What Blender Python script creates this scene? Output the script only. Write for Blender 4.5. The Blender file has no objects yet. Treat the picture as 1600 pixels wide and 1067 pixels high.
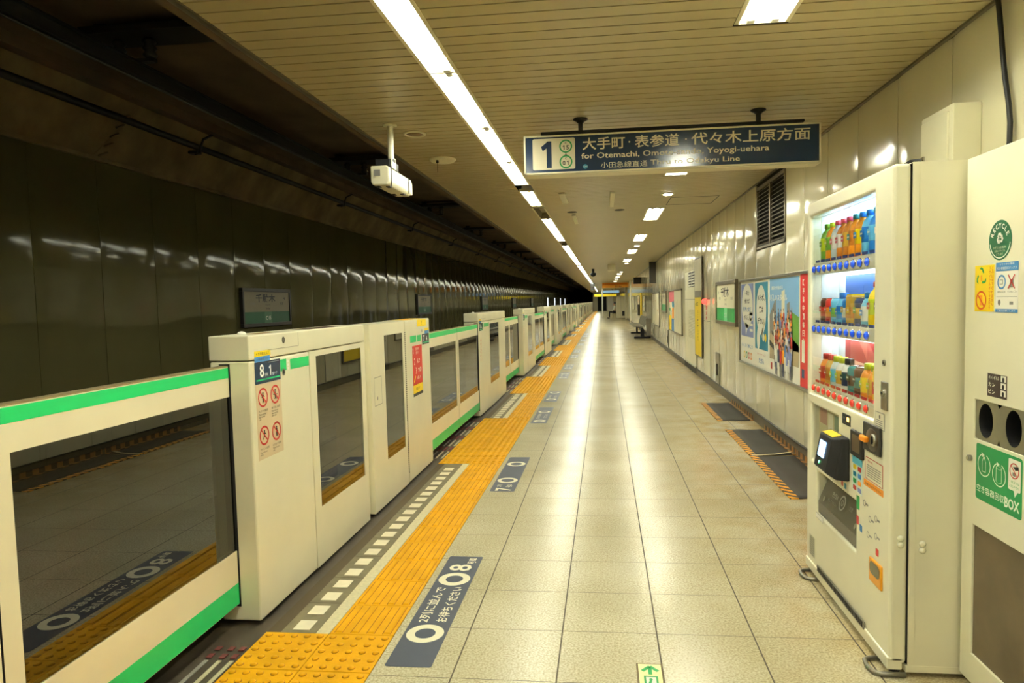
import bpy, bmesh, math, random
from mathutils import Matrix, Vector
random.seed(7)
S = bpy.context.scene
COL = S.collection
PI = math.pi

# ------------------------------------------------------------------ camera, world, exposure
CAM_H = 1.46
yaw, pitch, roll = -0.11133, -0.06154, -0.02288
cy, sy, cp, sp = math.cos(yaw), math.sin(yaw), math.cos(pitch), math.sin(pitch)
F = Vector((sy*cp, cy*cp, sp)); Rr = Vector((cy, -sy, 0)); U = Rr.cross(F)
c_, s_ = math.cos(roll), math.sin(roll)
Rt, Up = c_*Rr + s_*U, -s_*Rr + c_*U
cam_d = bpy.data.cameras.new('camera')
cam_d.sensor_width = 36; cam_d.lens = 1067/1600*36
cam_d.shift_x = (800-825.96)/1600; cam_d.shift_y = 5.07/1600
cam_d.clip_start = 0.05; cam_d.clip_end = 400
cam = bpy.data.objects.new('camera', cam_d); COL.objects.link(cam)
cam.matrix_world = Matrix(((Rt.x, Up.x, -F.x, 0), (Rt.y, Up.y, -F.y, 0), (Rt.z, Up.z, -F.z, CAM_H), (0, 0, 0, 1)))
S.camera = cam
w = bpy.data.worlds.new('world'); S.world = w; w.use_nodes = True
w.node_tree.nodes['Background'].inputs[0].default_value = (0.004, 0.003, 0.002, 1)
w.node_tree.nodes['Background'].inputs[1].default_value = 0.3
S.view_settings.view_transform = 'Standard'; S.view_settings.look = 'None'
S.view_settings.gamma = 1; S.view_settings.use_curve_mapping = False
S.view_settings.exposure = 1.52
LAMP_COL = (.97, 1.0, 0.86)
TUBE_STRENGTH = 34.0
try:
    S.cycles.max_bounces = 8; S.cycles.diffuse_bounces = 5; S.cycles.glossy_bounces = 4
    S.cycles.transparent_max_bounces = 12; S.cycles.transmission_bounces = 4
    S.cycles.use_denoising = True; S.cycles.sample_clamp_indirect = 6
    S.cycles.caustics_reflective = False; S.cycles.caustics_refractive = False
except Exception: pass

# ------------------------------------------------------------------ materials
def srgb(*c):
    r = []
    for v in c:
        v /= 255.0
        r.append(v/12.92 if v <= .04045 else ((v+.055)/1.055)**2.4)
    return tuple(r) + (1,)
_M = {}
def mat(name, col, rough=.5, metal=0, var=0.0, scale=8, bump=0.0, bscale=30, emit=None, es=0, spec=.5, coat=0):
    if name in _M: return _M[name]
    m = bpy.data.materials.new(name); m.use_nodes = True; nt = m.node_tree; N = nt.nodes; L = nt.links
    b = N['Principled BSDF']; c = srgb(*col)
    b.inputs['Base Color'].default_value = c; b.inputs['Roughness'].default_value = rough
    b.inputs['Metallic'].default_value = metal; b.inputs['Specular IOR Level'].default_value = spec
    b.inputs['Coat Weight'].default_value = coat
    tc = N.new('ShaderNodeTexCoord')
    if var > 0:
        n = N.new('ShaderNodeTexNoise'); n.inputs['Scale'].default_value = scale; n.inputs['Detail'].default_value = 5
        r = N.new('ShaderNodeValToRGB'); L.new(tc.outputs['Object'], n.inputs['Vector']); L.new(n.outputs['Fac'], r.inputs['Fac'])
        r.color_ramp.elements[0].position = .3; r.color_ramp.elements[1].position = .7
        r.color_ramp.elements[0].color = tuple(max(0, v*(1-var)) for v in c[:3])+(1,)
        r.color_ramp.elements[1].color = tuple(min(1, v*(1+var)) for v in c[:3])+(1,)
        L.new(r.outputs['Color'], b.inputs['Base Color'])
    if bump > 0:
        n2 = N.new('ShaderNodeTexNoise'); n2.inputs['Scale'].default_value = bscale
        bp = N.new('ShaderNodeBump'); bp.inputs['Strength'].default_value = bump; bp.inputs['Distance'].default_value = .01
        L.new(tc.outputs['Object'], n2.inputs['Vector']); L.new(n2.outputs['Fac'], bp.inputs['Height']); L.new(bp.outputs['Normal'], b.inputs['Normal'])
    if emit:
        b.inputs['Emission Color'].default_value = emit + (1,) if len(emit) == 3 else emit
        b.inputs['Emission Strength'].default_value = es
    _M[name] = m; return m
def stripes_mat(name, c1, c2, period, ang, rough=.6):
    m = bpy.data.materials.new(name); m.use_nodes = True; nt = m.node_tree; N = nt.nodes; L = nt.links
    b = N['Principled BSDF']; b.inputs['Roughness'].default_value = rough
    tc = N.new('ShaderNodeTexCoord'); sx = N.new('ShaderNodeSeparateXYZ'); L.new(tc.outputs['Object'], sx.inputs[0])
    a = N.new('ShaderNodeMath'); a.operation = 'MULTIPLY'; a.inputs[1].default_value = ang; L.new(sx.outputs['X'], a.inputs[0])
    d = N.new('ShaderNodeMath'); d.operation = 'ADD'; L.new(sx.outputs['Y'], d.inputs[0]); L.new(a.outputs[0], d.inputs[1])
    e = N.new('ShaderNodeMath'); e.operation = 'DIVIDE'; e.inputs[1].default_value = period; L.new(d.outputs[0], e.inputs[0])
    f = N.new('ShaderNodeMath'); f.operation = 'FRACT'; L.new(e.outputs[0], f.inputs[0])
    g = N.new('ShaderNodeMath'); g.operation = 'GREATER_THAN'; g.inputs[1].default_value = .5; L.new(f.outputs[0], g.inputs[0])
    mx = N.new('ShaderNodeMixRGB'); mx.inputs[1].default_value = srgb(*c1); mx.inputs[2].default_value = srgb(*c2); L.new(g.outputs[0], mx.inputs[0])
    L.new(mx.outputs[0], b.inputs['Base Color']); return m
def floor_mat():
    m = bpy.data.materials.new('terrazzo_floor_tile'); m.use_nodes = True; nt = m.node_tree; N = nt.nodes; L = nt.links
    b = N['Principled BSDF']; tc = N.new('ShaderNodeTexCoord'); sx = N.new('ShaderNodeSeparateXYZ'); L.new(tc.outputs['Object'], sx.inputs[0])
    def M(op, a, bv=None, c=None):
        n = N.new('ShaderNodeMath'); n.operation = op
        for i, v in enumerate((a, bv, c)):
            if v is None: continue
            if isinstance(v, (int, float)): n.inputs[i].default_value = v
            else: L.new(v, n.inputs[i])
        return n.outputs[0]
    def joint(ax, off, p, hw):
        f = M('FRACT', M('DIVIDE', M('ADD', sx.outputs[ax], off), p))
        d = M('MINIMUM', f, M('SUBTRACT', 1.0, f))
        return M('LESS_THAN', d, hw/p)
    jx = joint('X', .207+.413*20, .413, .0032); jy = joint('Y', -2.948+.411*40, .411, .0018)
    j = M('MAXIMUM', jx, jy)
    n1 = N.new('ShaderNodeTexNoise'); n1.inputs['Scale'].default_value = 110; n1.inputs['Detail'].default_value = 3
    n2 = N.new('ShaderNodeTexNoise'); n2.inputs['Scale'].default_value = 1.3; n2.inputs['Detail'].default_value = 6
    for n in (n1, n2): L.new(tc.outputs['Object'], n.inputs['Vector'])
    r1 = N.new('ShaderNodeValToRGB'); L.new(n1.outputs['Fac'], r1.inputs['Fac'])
    e = r1.color_ramp.elements; e[0].position = .30; e[0].color = srgb(160, 151, 118); e[1].position = .62; e[1].color = srgb(206, 199, 170)
    r2 = N.new('ShaderNodeValToRGB'); L.new(n2.outputs['Fac'], r2.inputs['Fac'])
    e = r2.color_ramp.elements; e[0].position = .3; e[0].color = (.84, .82, .74, 1); e[1].position = .62; e[1].color = (1, 1, 1, 1)
    mu = N.new('ShaderNodeMixRGB'); mu.blend_type = 'MULTIPLY'; mu.inputs[0].default_value = 1
    L.new(r1.outputs[0], mu.inputs[1]); L.new(r2.outputs[0], mu.inputs[2])
    # worn, yellow-brown dirt gathers along the wall by the machines
    n3 = N.new('ShaderNodeTexNoise'); n3.inputs['Scale'].default_value = 5; n3.inputs['Detail'].default_value = 8; L.new(tc.outputs['Object'], n3.inputs['Vector'])
    dx = M('MULTIPLY', M('SUBTRACT', sx.outputs['X'], .35), .9); dx = N.new('ShaderNodeClamp'); 
    L.new(M('MULTIPLY', M('SUBTRACT', sx.outputs['X'], .35), .8), dx.inputs[0])
    dirt = M('MULTIPLY', dx.outputs[0], M('MULTIPLY_ADD', n3.outputs['Fac'], 2.2, -.55))
    dc = N.new('ShaderNodeClamp'); L.new(dirt, dc.inputs[0]); dc.inputs[2].default_value = .75
    dm = N.new('ShaderNodeMixRGB'); dm.blend_type = 'MULTIPLY'; L.new(dc.outputs[0], dm.inputs[0]); L.new(mu.outputs[0], dm.inputs[1]); dm.inputs[2].default_value = srgb(222, 190, 116)
    gm = N.new('ShaderNodeMixRGB'); L.new(j, gm.inputs[0]); L.new(dm.outputs[0], gm.inputs[1]); gm.inputs[2].default_value = srgb(72, 62, 40)
    L.new(gm.outputs[0], b.inputs['Base Color'])
    rr = M('MULTIPLY_ADD', n2.outputs['Fac'], .03, .235); L.new(M('MAXIMUM', rr, M('MULTIPLY', j, .7)), b.inputs['Roughness'])
    b.inputs['Specular IOR Level'].default_value = .5
    bp = N.new('ShaderNodeBump'); bp.inputs['Strength'].default_value = .25; bp.inputs['Distance'].default_value = .004; bp.invert = True
    L.new(j, bp.inputs['Height']); L.new(bp.outputs[0], b.inputs['Normal'])
    return m
def glass_mat(name, tint, refl_ior=1.5, rough=0.0, boost=1.0):
    m = bpy.data.materials.new(name); m.use_nodes = True; nt = m.node_tree; N = nt.nodes; L = nt.links
    N.remove(N['Principled BSDF']); out = N['Material Output']
    t = N.new('ShaderNodeBsdfTransparent'); t.inputs[0].default_value = tint+(1,)
    g = N.new('ShaderNodeBsdfGlossy'); g.inputs['Roughness'].default_value = rough
    fr = N.new('ShaderNodeFresnel'); fr.inputs['IOR'].default_value = refl_ior
    mu = N.new('ShaderNodeMath'); mu.operation = 'MULTIPLY'; mu.inputs[1].default_value = boost; mu.use_clamp = True; L.new(fr.outputs[0], mu.inputs[0])
    ge = N.new('ShaderNodeNewGeometry'); inv = N.new('ShaderNodeMath'); inv.operation = 'SUBTRACT'; inv.inputs[0].default_value = 1; L.new(ge.outputs['Backfacing'], inv.inputs[1])
    m3 = N.new('ShaderNodeMath'); m3.operation = 'MULTIPLY'; L.new(mu.outputs[0], m3.inputs[0]); L.new(inv.outputs[0], m3.inputs[1]); mu = m3
    mx = N.new('ShaderNodeMixShader'); L.new(mu.outputs[0], mx.inputs[0]); L.new(t.outputs[0], mx.inputs[1]); L.new(g.outputs[0], mx.inputs[2])
    L.new(mx.outputs[0], out.inputs['Surface']); return m
IVORY = mat('ivory_painted_metal', (222, 217, 188), .32, var=.04, scale=3, bump=.03, bscale=6)
IVORY2 = mat('ivory_door_metal', (226, 217, 186), .3, var=.03, scale=3)
VEND = mat('cream_machine_enamel', (230, 226, 198), .25, var=.03, scale=4)
VEND2 = mat('cream_machine_side', (230, 225, 196), .3, var=.04, scale=3)
GREEN = mat('line_green_stripe', (22, 186, 104), .38)
WALLP = mat('enamel_wall_panel', (208, 202, 172), .12, var=.04, scale=1.5, bump=.08, bscale=1.3, spec=.45)
TRACKP = mat('track_wall_panel', (84, 80, 51), .07, var=.14, scale=.8, bump=.09, bscale=1.2, spec=.15)
CEILP = mat('ceiling_slat_metal', (180, 166, 126), .36, var=.03, scale=2, spec=.4)
CONC = mat('sooty_tunnel_concrete', (112, 96, 62), .9, var=.35, scale=2.2, bump=.4, bscale=12)
CONC2 = mat('sooty_tunnel_slab', (92, 74, 52), .95, var=.3, scale=1.6, bump=.3, bscale=9)
BLACK = mat('black_rubber', (12, 12, 12), .6)
DARK = mat('dark_void', (5, 5, 4), .9)
DKGREY = mat('dark_grey_metal', (52, 50, 46), .45, .3)
GREY = mat('grey_metal', (128, 124, 112), .35, .6, var=.05)
STEEL = mat('brushed_steel', (150, 147, 135), .32, .85, var=.05, scale=20)
CHROME = mat('chrome', (200, 198, 190), .15, 1)
ALU = mat('anodised_frame', (118, 110, 92), .35, .6)
WHITE = mat('white_print', (238, 236, 222), .45)
CREAMP = mat('cream_print', (226, 220, 190), .5)
NAVY = mat('navy_sign_face', (26, 48, 78), .16, spec=.6)
NAVYF = mat('navy_floor_sticker', (62, 68, 82), .45, var=.05, scale=20)
RED = mat('red_print', (196, 40, 36), .45)
REDD = mat('dull_red_paint', (104, 44, 40), .7)
YEL = mat('yellow_print', (240, 208, 18), .45)
BLUE = mat('blue_print', (60, 130, 190), .45)
TEAL = mat('teal_print', (0, 128, 160), .45)
LILAC = mat('periwinkle_print', (128, 142, 196), .45)
BLK = mat('black_print', (24, 24, 26), .5)
GRN = mat('green_print', (20, 150, 72), .45)
DGRN = mat('dark_green_print', (28, 96, 62), .45)
ORANGE = mat('orange_print', (240, 150, 30), .45)
GREYP = mat('grey_print', (130, 128, 120), .5)
TACT = mat('yellow_tactile_paving', (212, 154, 2), .6, var=.12, scale=7, bump=.15, bscale=60, spec=.2)
GRIME = mat('tactile_grime', (132, 84, 14), .8, var=.2, scale=12)
TACTG = mat('tactile_joint_grey', (70, 58, 34), .8)
EDGE_T = mat('grey_granite_edge', (108, 100, 74), .6, var=.22, scale=14)
DARKSTRIP = mat('dark_rubber_edge_strip', (62, 54, 42), .6, var=.2, scale=6)
WHT_T = mat('white_edge_tile', (226, 218, 190), .5, var=.06, scale=20)
BEIGE_T = mat('beige_edge_stone', (204, 196, 160), .45, var=.12, scale=60)
MAT_R = mat('charcoal_floor_mat', (52, 48, 40), .75, var=.12, scale=5)
BASEB = mat('grey_brown_baseboard', (92, 84, 66), .5, var=.1, scale=4)
TAPE = stripes_mat('hazard_tape', (228, 160, 34), (64, 56, 44), .10, .9)
TAPE2 = stripes_mat('worn_hazard_tape', (150, 104, 44), (70, 54, 34), .14, 1.0)
GLASS = glass_mat('smoked_gate_glass', (.34, .34, .28), 1.95, 0.0, 1.25)
CLEAR = glass_mat('clear_display_glass', (.95, .96, .96), 1.45)
FLOOR = floor_mat()
TUBE = mat('lit_fluorescent_tube', (255, 250, 235), .4, emit=LAMP_COL, es=TUBE_STRENGTH)
TROUGH = mat('white_enamel_reflector', (245, 240, 225), .35)
TROUGH_OFF = mat('unlit_shade_reflector', (150, 140, 112), .4)  # darker copy for unlit fixtures: the missing lamp light is painted into the colour
DLIGHT = mat('lit_downlight_lens', (255, 250, 235), .4, emit=(1, .9, .66), es=14)
LED = mat('cool_white_led', (255, 255, 255), .4, emit=(.78, .92, 1.0), es=4.8)

BUILT = []
# ------------------------------------------------------------------ mesh builder
class MB:
    def __init__(s): s.v = []; s.f = []; s.m = []; s.mats = []; s.sm = []
    def mi(s, m):
        if m not in s.mats: s.mats.append(m)
        return s.mats.index(m)
    def add(s, vs, fs, m, smooth=False):
        o = len(s.v); s.v += [tuple(v) for v in vs]; k = s.mi(m)
        for f in fs: s.f.append(tuple(i+o for i in f)); s.m.append(k); s.sm.append(smooth)
        return s
    def box(s, x0, y0, z0, x1, y1, z1, m):
        v = [(x, y, z) for x in (min(x0, x1), max(x0, x1)) for y in (min(y0, y1), max(y0, y1)) for z in (min(z0, z1), max(z0, z1))]
        return s.add(v, [(0, 1, 3, 2), (4, 6, 7, 5), (0, 4, 5, 1), (2, 3, 7, 6), (0, 2, 6, 4), (1, 5, 7, 3)], m)
    def cyl(s, p0, p1, r0, m, r1=None, n=16, cap=True):
        r1 = r0 if r1 is None else r1; p0, p1 = Vector(p0), Vector(p1); d = (p1-p0).normalized()
        a = d.orthogonal().normalized(); b = d.cross(a)
        vs = [p0+(a*math.cos(2*PI*i/n)+b*math.sin(2*PI*i/n))*r0 for i in range(n)]+[p1+(a*math.cos(2*PI*i/n)+b*math.sin(2*PI*i/n))*r1 for i in range(n)]
        s.add(vs, [(i, (i+1) % n, n+(i+1) % n, n+i) for i in range(n)], m, True)
        if cap: s.add(vs, [tuple(range(n))[::-1], tuple(range(n, 2*n))], m)
        return s
    def lathe(s, prof, m, c=(0, 0, 0), axis='z', n=16, sx=1, sy=1):
        vs = []
        for r, h in prof:
            for i in range(n):
                a = 2*PI*i/n; p = (r*math.cos(a)*sx, r*math.sin(a)*sy, h)
                if axis == 'x': p = (p[2], p[0], p[1])
                if axis == 'y': p = (p[0], p[2], p[1])
                vs.append((p[0]+c[0], p[1]+c[1], p[2]+c[2]))
        k = len(prof)
        s.add(vs, [(j*n+i, j*n+(i+1) % n, (j+1)*n+(i+1) % n, (j+1)*n+i) for j in range(k-1) for i in range(n)]+[tuple(range(n))[::-1], tuple(range((k-1)*n, k*n))], m, True)
        return s
    def tube(s, pts, r, m, n=8):
        pts = [Vector(p) for p in pts]; vs = []
        for i, p in enumerate(pts):
            d = (pts[min(i+1, len(pts)-1)]-pts[max(i-1, 0)]).normalized()
            a = d.cross(Vector((.13, .31, .94))).normalized(); b = d.cross(a)
            vs += [p+(a*math.cos(2*PI*k/n)+b*math.sin(2*PI*k/n))*r for k in range(n)]
        q = len(pts)
        s.add(vs, [(j*n+i, j*n+(i+1) % n, (j+1)*n+(i+1) % n, (j+1)*n+i) for j in range(q-1) for i in range(n)]+[tuple(range(n))[::-1], tuple(range((q-1)*n, q*n))], m, True)
        return s
    def build(s, name, parent=None, bevel=0, label=None, world=True, kind=None, seg=2):
        me = bpy.data.meshes.new(name)
        off = Vector((0, 0, 0))
        if parent is not None and world:
            q = parent
            while q is not None: off += q.location; q = q.parent
        me.from_pydata([tuple(Vector(v)-off) for v in s.v], [], s.f)
        for m in s.mats: me.materials.append(m)
        me.polygons.foreach_set('material_index', s.m); me.polygons.foreach_set('use_smooth', s.sm)
        me.update()
        bm = bmesh.new(); bm.from_mesh(me); bmesh.ops.recalc_face_normals(bm, faces=bm.faces); bm.to_mesh(me); bm.free()
        o = bpy.data.objects.new(name, me); COL.objects.link(o)
        if parent is not None: o.parent = parent; BUILT.append((parent, o, name))
        if bevel:
            b = o.modifiers.new('bevel', 'BEVEL'); b.width = bevel; b.segments = seg; b.limit_method = 'ANGLE'
        if label: o['label'] = label
        if kind: o['kind'] = kind
        return o
def thing(name, label, cat, loc=(0, 0, 0), group=None):
    o = bpy.data.objects.new(name, None); COL.objects.link(o); o.location = loc; o.empty_display_size = .1
    o['label'] = label; o['category'] = cat
    if group: o['group'] = group
    return o
def tag(o, label, cat, group=None):
    o['label'] = label; o['category'] = cat
    if group: o['group'] = group
    return o
def recenter(o):
    """move a one-mesh thing's origin to its base"""
    me = o.data; xs = [v.co for v in me.vertices]
    c = Vector(((min(v.x for v in xs)+max(v.x for v in xs))/2, (min(v.y for v in xs)+max(v.y for v in xs))/2, min(v.z for v in xs)))
    me.transform(Matrix.Translation(-c)); o.location = c; return o
def struct(name, mb, **k):
    o = mb.build(name, **k); o['kind'] = 'structure'; return o

# text -> verts / faces in 2D, from Blender's own built-in font
_TC = {}
def text2d(s, bold=0.0, res=2):
    key = (s, bold, res)
    if key in _TC: return _TC[key]
    cu = bpy.data.curves.new('t', 'FONT'); cu.body = s; cu.size = 1; cu.offset = bold; cu.resolution_u = res
    o = bpy.data.objects.new('t', cu); COL.objects.link(o)
    dg = bpy.context.evaluated_depsgraph_get(); dg.update()
    me = bpy.data.meshes.new_from_object(o.evaluated_get(dg))
    vs = [(v.co.x, v.co.y) for v in me.vertices]; fs = [tuple(p.vertices) for p in me.polygons]
    COL.objects.unlink(o); bpy.data.objects.remove(o); bpy.data.curves.remove(cu); bpy.data.meshes.remove(me)
    if not vs: vs = [(0, 0), (1, 0), (0, 1)]; fs = [(0, 1, 2)]
    _TC[key] = (vs, fs); return _TC[key]
class Fr:
    """flat print on a real surface: o origin, u right, v up, n outwards"""
    def __init__(s, o, u, v): s.o = Vector(o); s.u = Vector(u); s.v = Vector(v); s.n = s.u.cross(s.v); s.mb = MB(); s.e = .0006
    def P(s, a, b, l): return s.o+s.u*a+s.v*b+s.n*(s.e*l)
    def poly(s, pts, m, l=1): s.mb.add([s.P(a, b, l) for a, b in pts], [tuple(range(len(pts)))], m); return s
    def rect(s, a0, b0, a1, b1, m, l=1): return s.poly([(a0, b0), (a1, b0), (a1, b1), (a0, b1)], m, l)
    def rrect(s, a0, b0, a1, b1, r, m, l=1):
        pts = []
        for (cx, cy_, st) in ((a1-r, b0+r, -90), (a1-r, b1-r, 0), (a0+r, b1-r, 90), (a0+r, b0+r, 180)):
            for k in range(5): t = math.radians(st+k*22.5); pts.append((cx+r*math.cos(t), cy_+r*math.sin(t)))
        return s.poly(pts, m, l)
    def ell(s, a, b, ra, rb, m, l=1, n=24): return s.poly([(a+ra*math.cos(2*PI*i/n), b+rb*math.sin(2*PI*i/n)) for i in range(n)], m, l)
    def ring(s, a, b, r0, r1, m, l=1, n=28, t0=0, t1=360, ry=1):
        vs = []; full = (t1-t0) >= 360
        k = n if full else n+1
        for i in range(k):
            t = math.radians(t0+(t1-t0)*i/n); vs += [s.P(a+r0*math.cos(t), b+r0*math.sin(t)*ry, l), s.P(a+r1*math.cos(t), b+r1*math.sin(t)*ry, l)]
        fs = [(2*i, 2*((i+1) % k), 2*((i+1) % k)+1, 2*i+1) for i in range(n if full else n)]
        s.mb.add(vs, fs, m); return s
    def bar(s, p, q, w_, m, l=1):
        p, q = Vector(p), Vector(q); d = (q-p).normalized(); t = Vector((-d.y, d.x))*w_/2
        return s.poly([tuple(p-t), tuple(q-t), tuple(q+t), tuple(p+t)], m, l)
    def text(s, t, a, b, h, m, w=None, al='c', l=2, bold=.0, rot=0):
        """h = cap/glyph height; w = full width to squeeze into"""
        vs, fs = text2d(t, bold)
        x0 = min(v[0] for v in vs); x1 = max(v[0] for v in vs); y0 = min(v[1] for v in vs); y1 = max(v[1] for v in vs)
        sc = h/(y1-y0); sx = sc if w is None else w/(x1-x0)
        W = (x1-x0)*sx; ox = {'c': -W/2, 'l': 0, 'r': -W}[al]
        cr, sr = math.cos(rot), math.sin(rot); out = []
        for v in vs:
            px, py = (v[0]-x0)*sx+ox, (v[1]-y0)*sc-h/2
            out.append(s.P(a+px*cr-py*sr, b+px*sr+py*cr, l))
        s.mb.add(out, fs, m); return s
    def one(s, a, b, h, m, l=2):
        w_ = h*.16; return s.poly([(a-w_*.2, b-h/2), (a+w_*1.0, b-h/2), (a+w_*1.0, b+h/2), (a+w_*.1, b+h/2), (a-w_*1.5, b+h*.30), (a-w_*1.1, b+h*.14), (a-w_*.2, b+h*.24)], m, l)
    def nosign(s, a, b, r, m, l=2, ry=1, bar=True):
        s.ring(a, b, r*.80, r, m, l, ry=ry)
        if bar: s.bar((a-r*.6, b+r*.6*ry), (a+r*.6, b-r*.6*ry), r*.2, m, l+1)
        return s
    def build(s, name, parent, label=None): return s.mb.build(name, parent, label=label)

Y_END = 100.0; Y_BACK = -7.0
XW = 1.76; ZC = 2.755; XC = -1.75; XL = -5.4
ORD = ['first', 'second', 'third', 'fourth', 'fifth', 'sixth', 'seventh', 'eighth', 'ninth', 'tenth', 'eleventh', 'twelfth', 'thirteenth', 'fourteenth', 'fifteenth', 'sixteenth', 'seventeenth', 'eighteenth', 'nineteenth', 'twentieth']
def nth(i):
    if i < 20: return ORD[i]
    t, u = divmod(i+1, 10); tens = {2: 'twenty', 3: 'thirty', 4: 'forty', 5: 'fifty', 6: 'sixty', 7: 'seventy', 8: 'eighty', 9: 'ninety'}[t]
    return ({2: 'twentieth', 3: 'thirtieth', 4: 'fortieth', 5: 'fiftieth', 6: 'sixtieth', 7: 'seventieth', 8: 'eightieth', 9: 'ninetieth'}[t]) if u == 0 else tens+'-'+ORD[u-1]
FY = (0, 1, 0); FZ = (0, 0, 1)

# ------------------------------------------------------------------ floor and platform edge
m = MB(); m.box(-.949, Y_BACK, -.25, XW+.1, Y_END, 0, FLOOR); struct('floor', m)
m = MB(); m.box(-1.95, Y_BACK, -.30, -.949, Y_END, -.006, DARKSTRIP); struct('platform_edge', m)
m = MB(); m.box(-1.75, Y_BACK, -1.15, -1.70, Y_END, -.30, CONC2); struct('platform_edge_wall', m)
m = MB(); m.box(XL-.2, Y_BACK, -1.3, -1.75, Y_END+20, -1.1, CONC2); struct('track_bed', m)
for x in (-2.95, -4.02):
    r = MB(); r.box(x-.04, Y_BACK, -.98, x+.04, Y_END, -.94, STEEL); r.box(x-.01, Y_BACK, -1.06, x+.01, Y_END, -.98, DKGREY); r.box(x-.07, Y_BACK, -1.1, x+.07, Y_END, -1.06, DKGREY)
    tag(recenter(r.build('rail')), 'steel running rail on the track bed, ' + ('nearer the platform' if x > -3 else 'nearer the track wall'), 'rail')

# gates: doorways and housings along the platform edge
CARLEN = 20.14; LONG = 3.21; SHORT = 2.34; DW = 2.46
units = []   # (y0, y1, long?)
base = 2.92
for c in range(0, 5):
    b0 = base+c*CARLEN
    units.append((b0, b0+LONG, True))
    for k in range(3):
        y0 = b0+LONG+DW+k*(SHORT+DW)
        if y0+SHORT < Y_END-1: units.append((y0, y0+SHORT, False))
units = [u for u in units if u[1] < Y_END-.5]
doorways = [(base-DW, base)]+[(units[i][1], units[i+1][0]) for i in range(len(units)-1)]
units.insert(0, (base-DW-SHORT, base-DW, False))

# tactile paving and edge tiles (one laid surface each)
tp = MB(); TW = .2965; P = .3055
def dots(y0, y1, x0, x1, full):
    nx = round((x1-x0)/TW); ny = max(1, round((y1-y0)/P)); py = (y1-y0)/ny; px = (x1-x0)/nx
    for i in range(nx):
        for j in range(ny):
            a, b = x0+i*px, y0+j*py
            tp.box(a+.0022, b+.0022, -.003, a+px-.0022, b+py-.0022, .003, TACT)
            for p in range(5):
                for q in range(5):
                    cx, cyy = a+px*(p+.5)/5, b+py*(q+.5)/5
                    if b < 9: tp.lathe([(.0155, .0025), (.0155, .0034)], GRIME, (cx, cyy, 0), n=10); tp.lathe([(.0135, .003), (.0115, .0072), (.006, .009)], TACT, (cx, cyy, 0), n=10)
                    elif b < 26: tp.lathe([(.012, .003), (.008, .008)], TACT, (cx, cyy, 0), n=5)
def bars(y0, y1, x0, x1):
    ny = max(1, round((y1-y0)/P)); py = (y1-y0)/ny; px = x1-x0
    for j in range(ny):
        b = y0+j*py
        tp.box(x0+.0022, b+.0022, -.003, x1-.0022, b+py-.0022, .003, TACT)
        if b < 40:
            for p in range(4):
                cx = x0+px*(p+.5)/4; h = .0165
                tp.box(cx-h-.0035, b+.012, .0005, cx-h+.001, b+py-.012, .0034, GRIME); tp.box(cx+h-.001, b+.012, .0005, cx+h+.0028, b+py-.012, .0034, GRIME)
                tp.add([(cx-h, b+.014, .003), (cx+h, b+.014, .003), (cx+h, b+py-.014, .003), (cx-h, b+py-.014, .003), (cx-h+.0045, b+.019, .0085), (cx+h-.0045, b+.019, .0085), (cx+h-.0045, b+py-.019, .0085), (cx-h+.0045, b+py-.019, .0085)],
                       [(4, 5, 6, 7), (0, 1, 5, 4), (1, 2, 6, 5), (2, 3, 7, 6), (3, 0, 4, 7)], TACT)
et = MB()
tp.box(-1.542, Y_BACK, -.006, -.949, Y_END, -.002, TACTG)
prev = Y_BACK
for (a, b) in doorways:
    y0, y1 = a-.06, b-.07
    if y0 > prev: segs = (prev, y0)
    bars(prev, y0, -1.2455, -.949)
    dots(y0, y1, -1.542, -.949, True)
    # stretch in front of the housing: light stone, joint, grey tile with white squares
    p0, p1 = prev, y0
    et.box(-1.3085, p0, -.003, -1.2475, p1, .002, BEIGE_T)
    et.box(-1.475, p0, -.003, -1.3105, p1, .0015, EDGE_T)
    n = int((p1-p0)/.1545)
    for i in range(n):
        yy = p0+.03+i*.1545
        et.box(-1.432, yy, .0015, -1.352, yy+.092, .0024, WHT_T)
    for i in range(int((p1-p0)/.309)+1):
        yy = p0+i*.309
        if yy < p1: et.box(-1.475, yy-.002, .0014, -1.3105, yy+.002, .0018, TACTG)
    # threshold under the sliding doors: ribbed light strips and dull red blocks
    yy = b-.32
    while yy > a+.35:
        for x in (-1.563, -1.617, -1.676):
            et.box(x-.009, yy-.30, -.003, x+.009, yy, .001, mat('worn_light_strip', (176, 168, 138), .6) if x > -1.64 else GREYP)
        for x in (-1.572, -1.622, -1.68): et.box(x-.012, yy+.02, -.003, x+.012, yy+.055, .0008, REDD); et.box(x-.012, yy+.085, -.003, x+.012, yy+(.115 if yy > b-.4 else .22), .0008, REDD)
        yy -= .56
    prev = y1
bars(prev, Y_END-2, -1.2455, -.949)
struct('tactile_paving', tp); struct('edge_tiles', et)

# ------------------------------------------------------------------ ceiling
m = MB(); m.box(XC-.02, Y_BACK, 2.93, XW+.12, Y_END, 2.97, DARK); struct('ceiling_backing', m)
LROW = []   # (y0, y1, lit)
y = 2.62-1.245*7
while y < 7.3: LROW.append((y, y+1.235, True)); y += 1.242
LROW += [(8.0, 9.235, True), (9.44, 10.66, False)]
y = 10.70
for i in range(3): LROW.append((y, y+1.31, True)); y += 1.33
LROW.append((14.72, 15.88, False)); y = 15.92
i = 0
while y < 96.5:
    LROW.append((y, y+1.21, True)); y += 1.22; i += 1
    if i % 7 == 0: y += .9
LROW = [f for f in LROW if f[0] > Y_BACK]
RROW = [(y0, y0+1.42) for y0 in (-5.88, -1.94, 2.0, 5.94, 9.94, 13.87, 17.8, 21.82, 33.2, 37.3, 41.3, 45.4)]
LX = (-.957, -.797); RX = (.645, .875)
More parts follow.
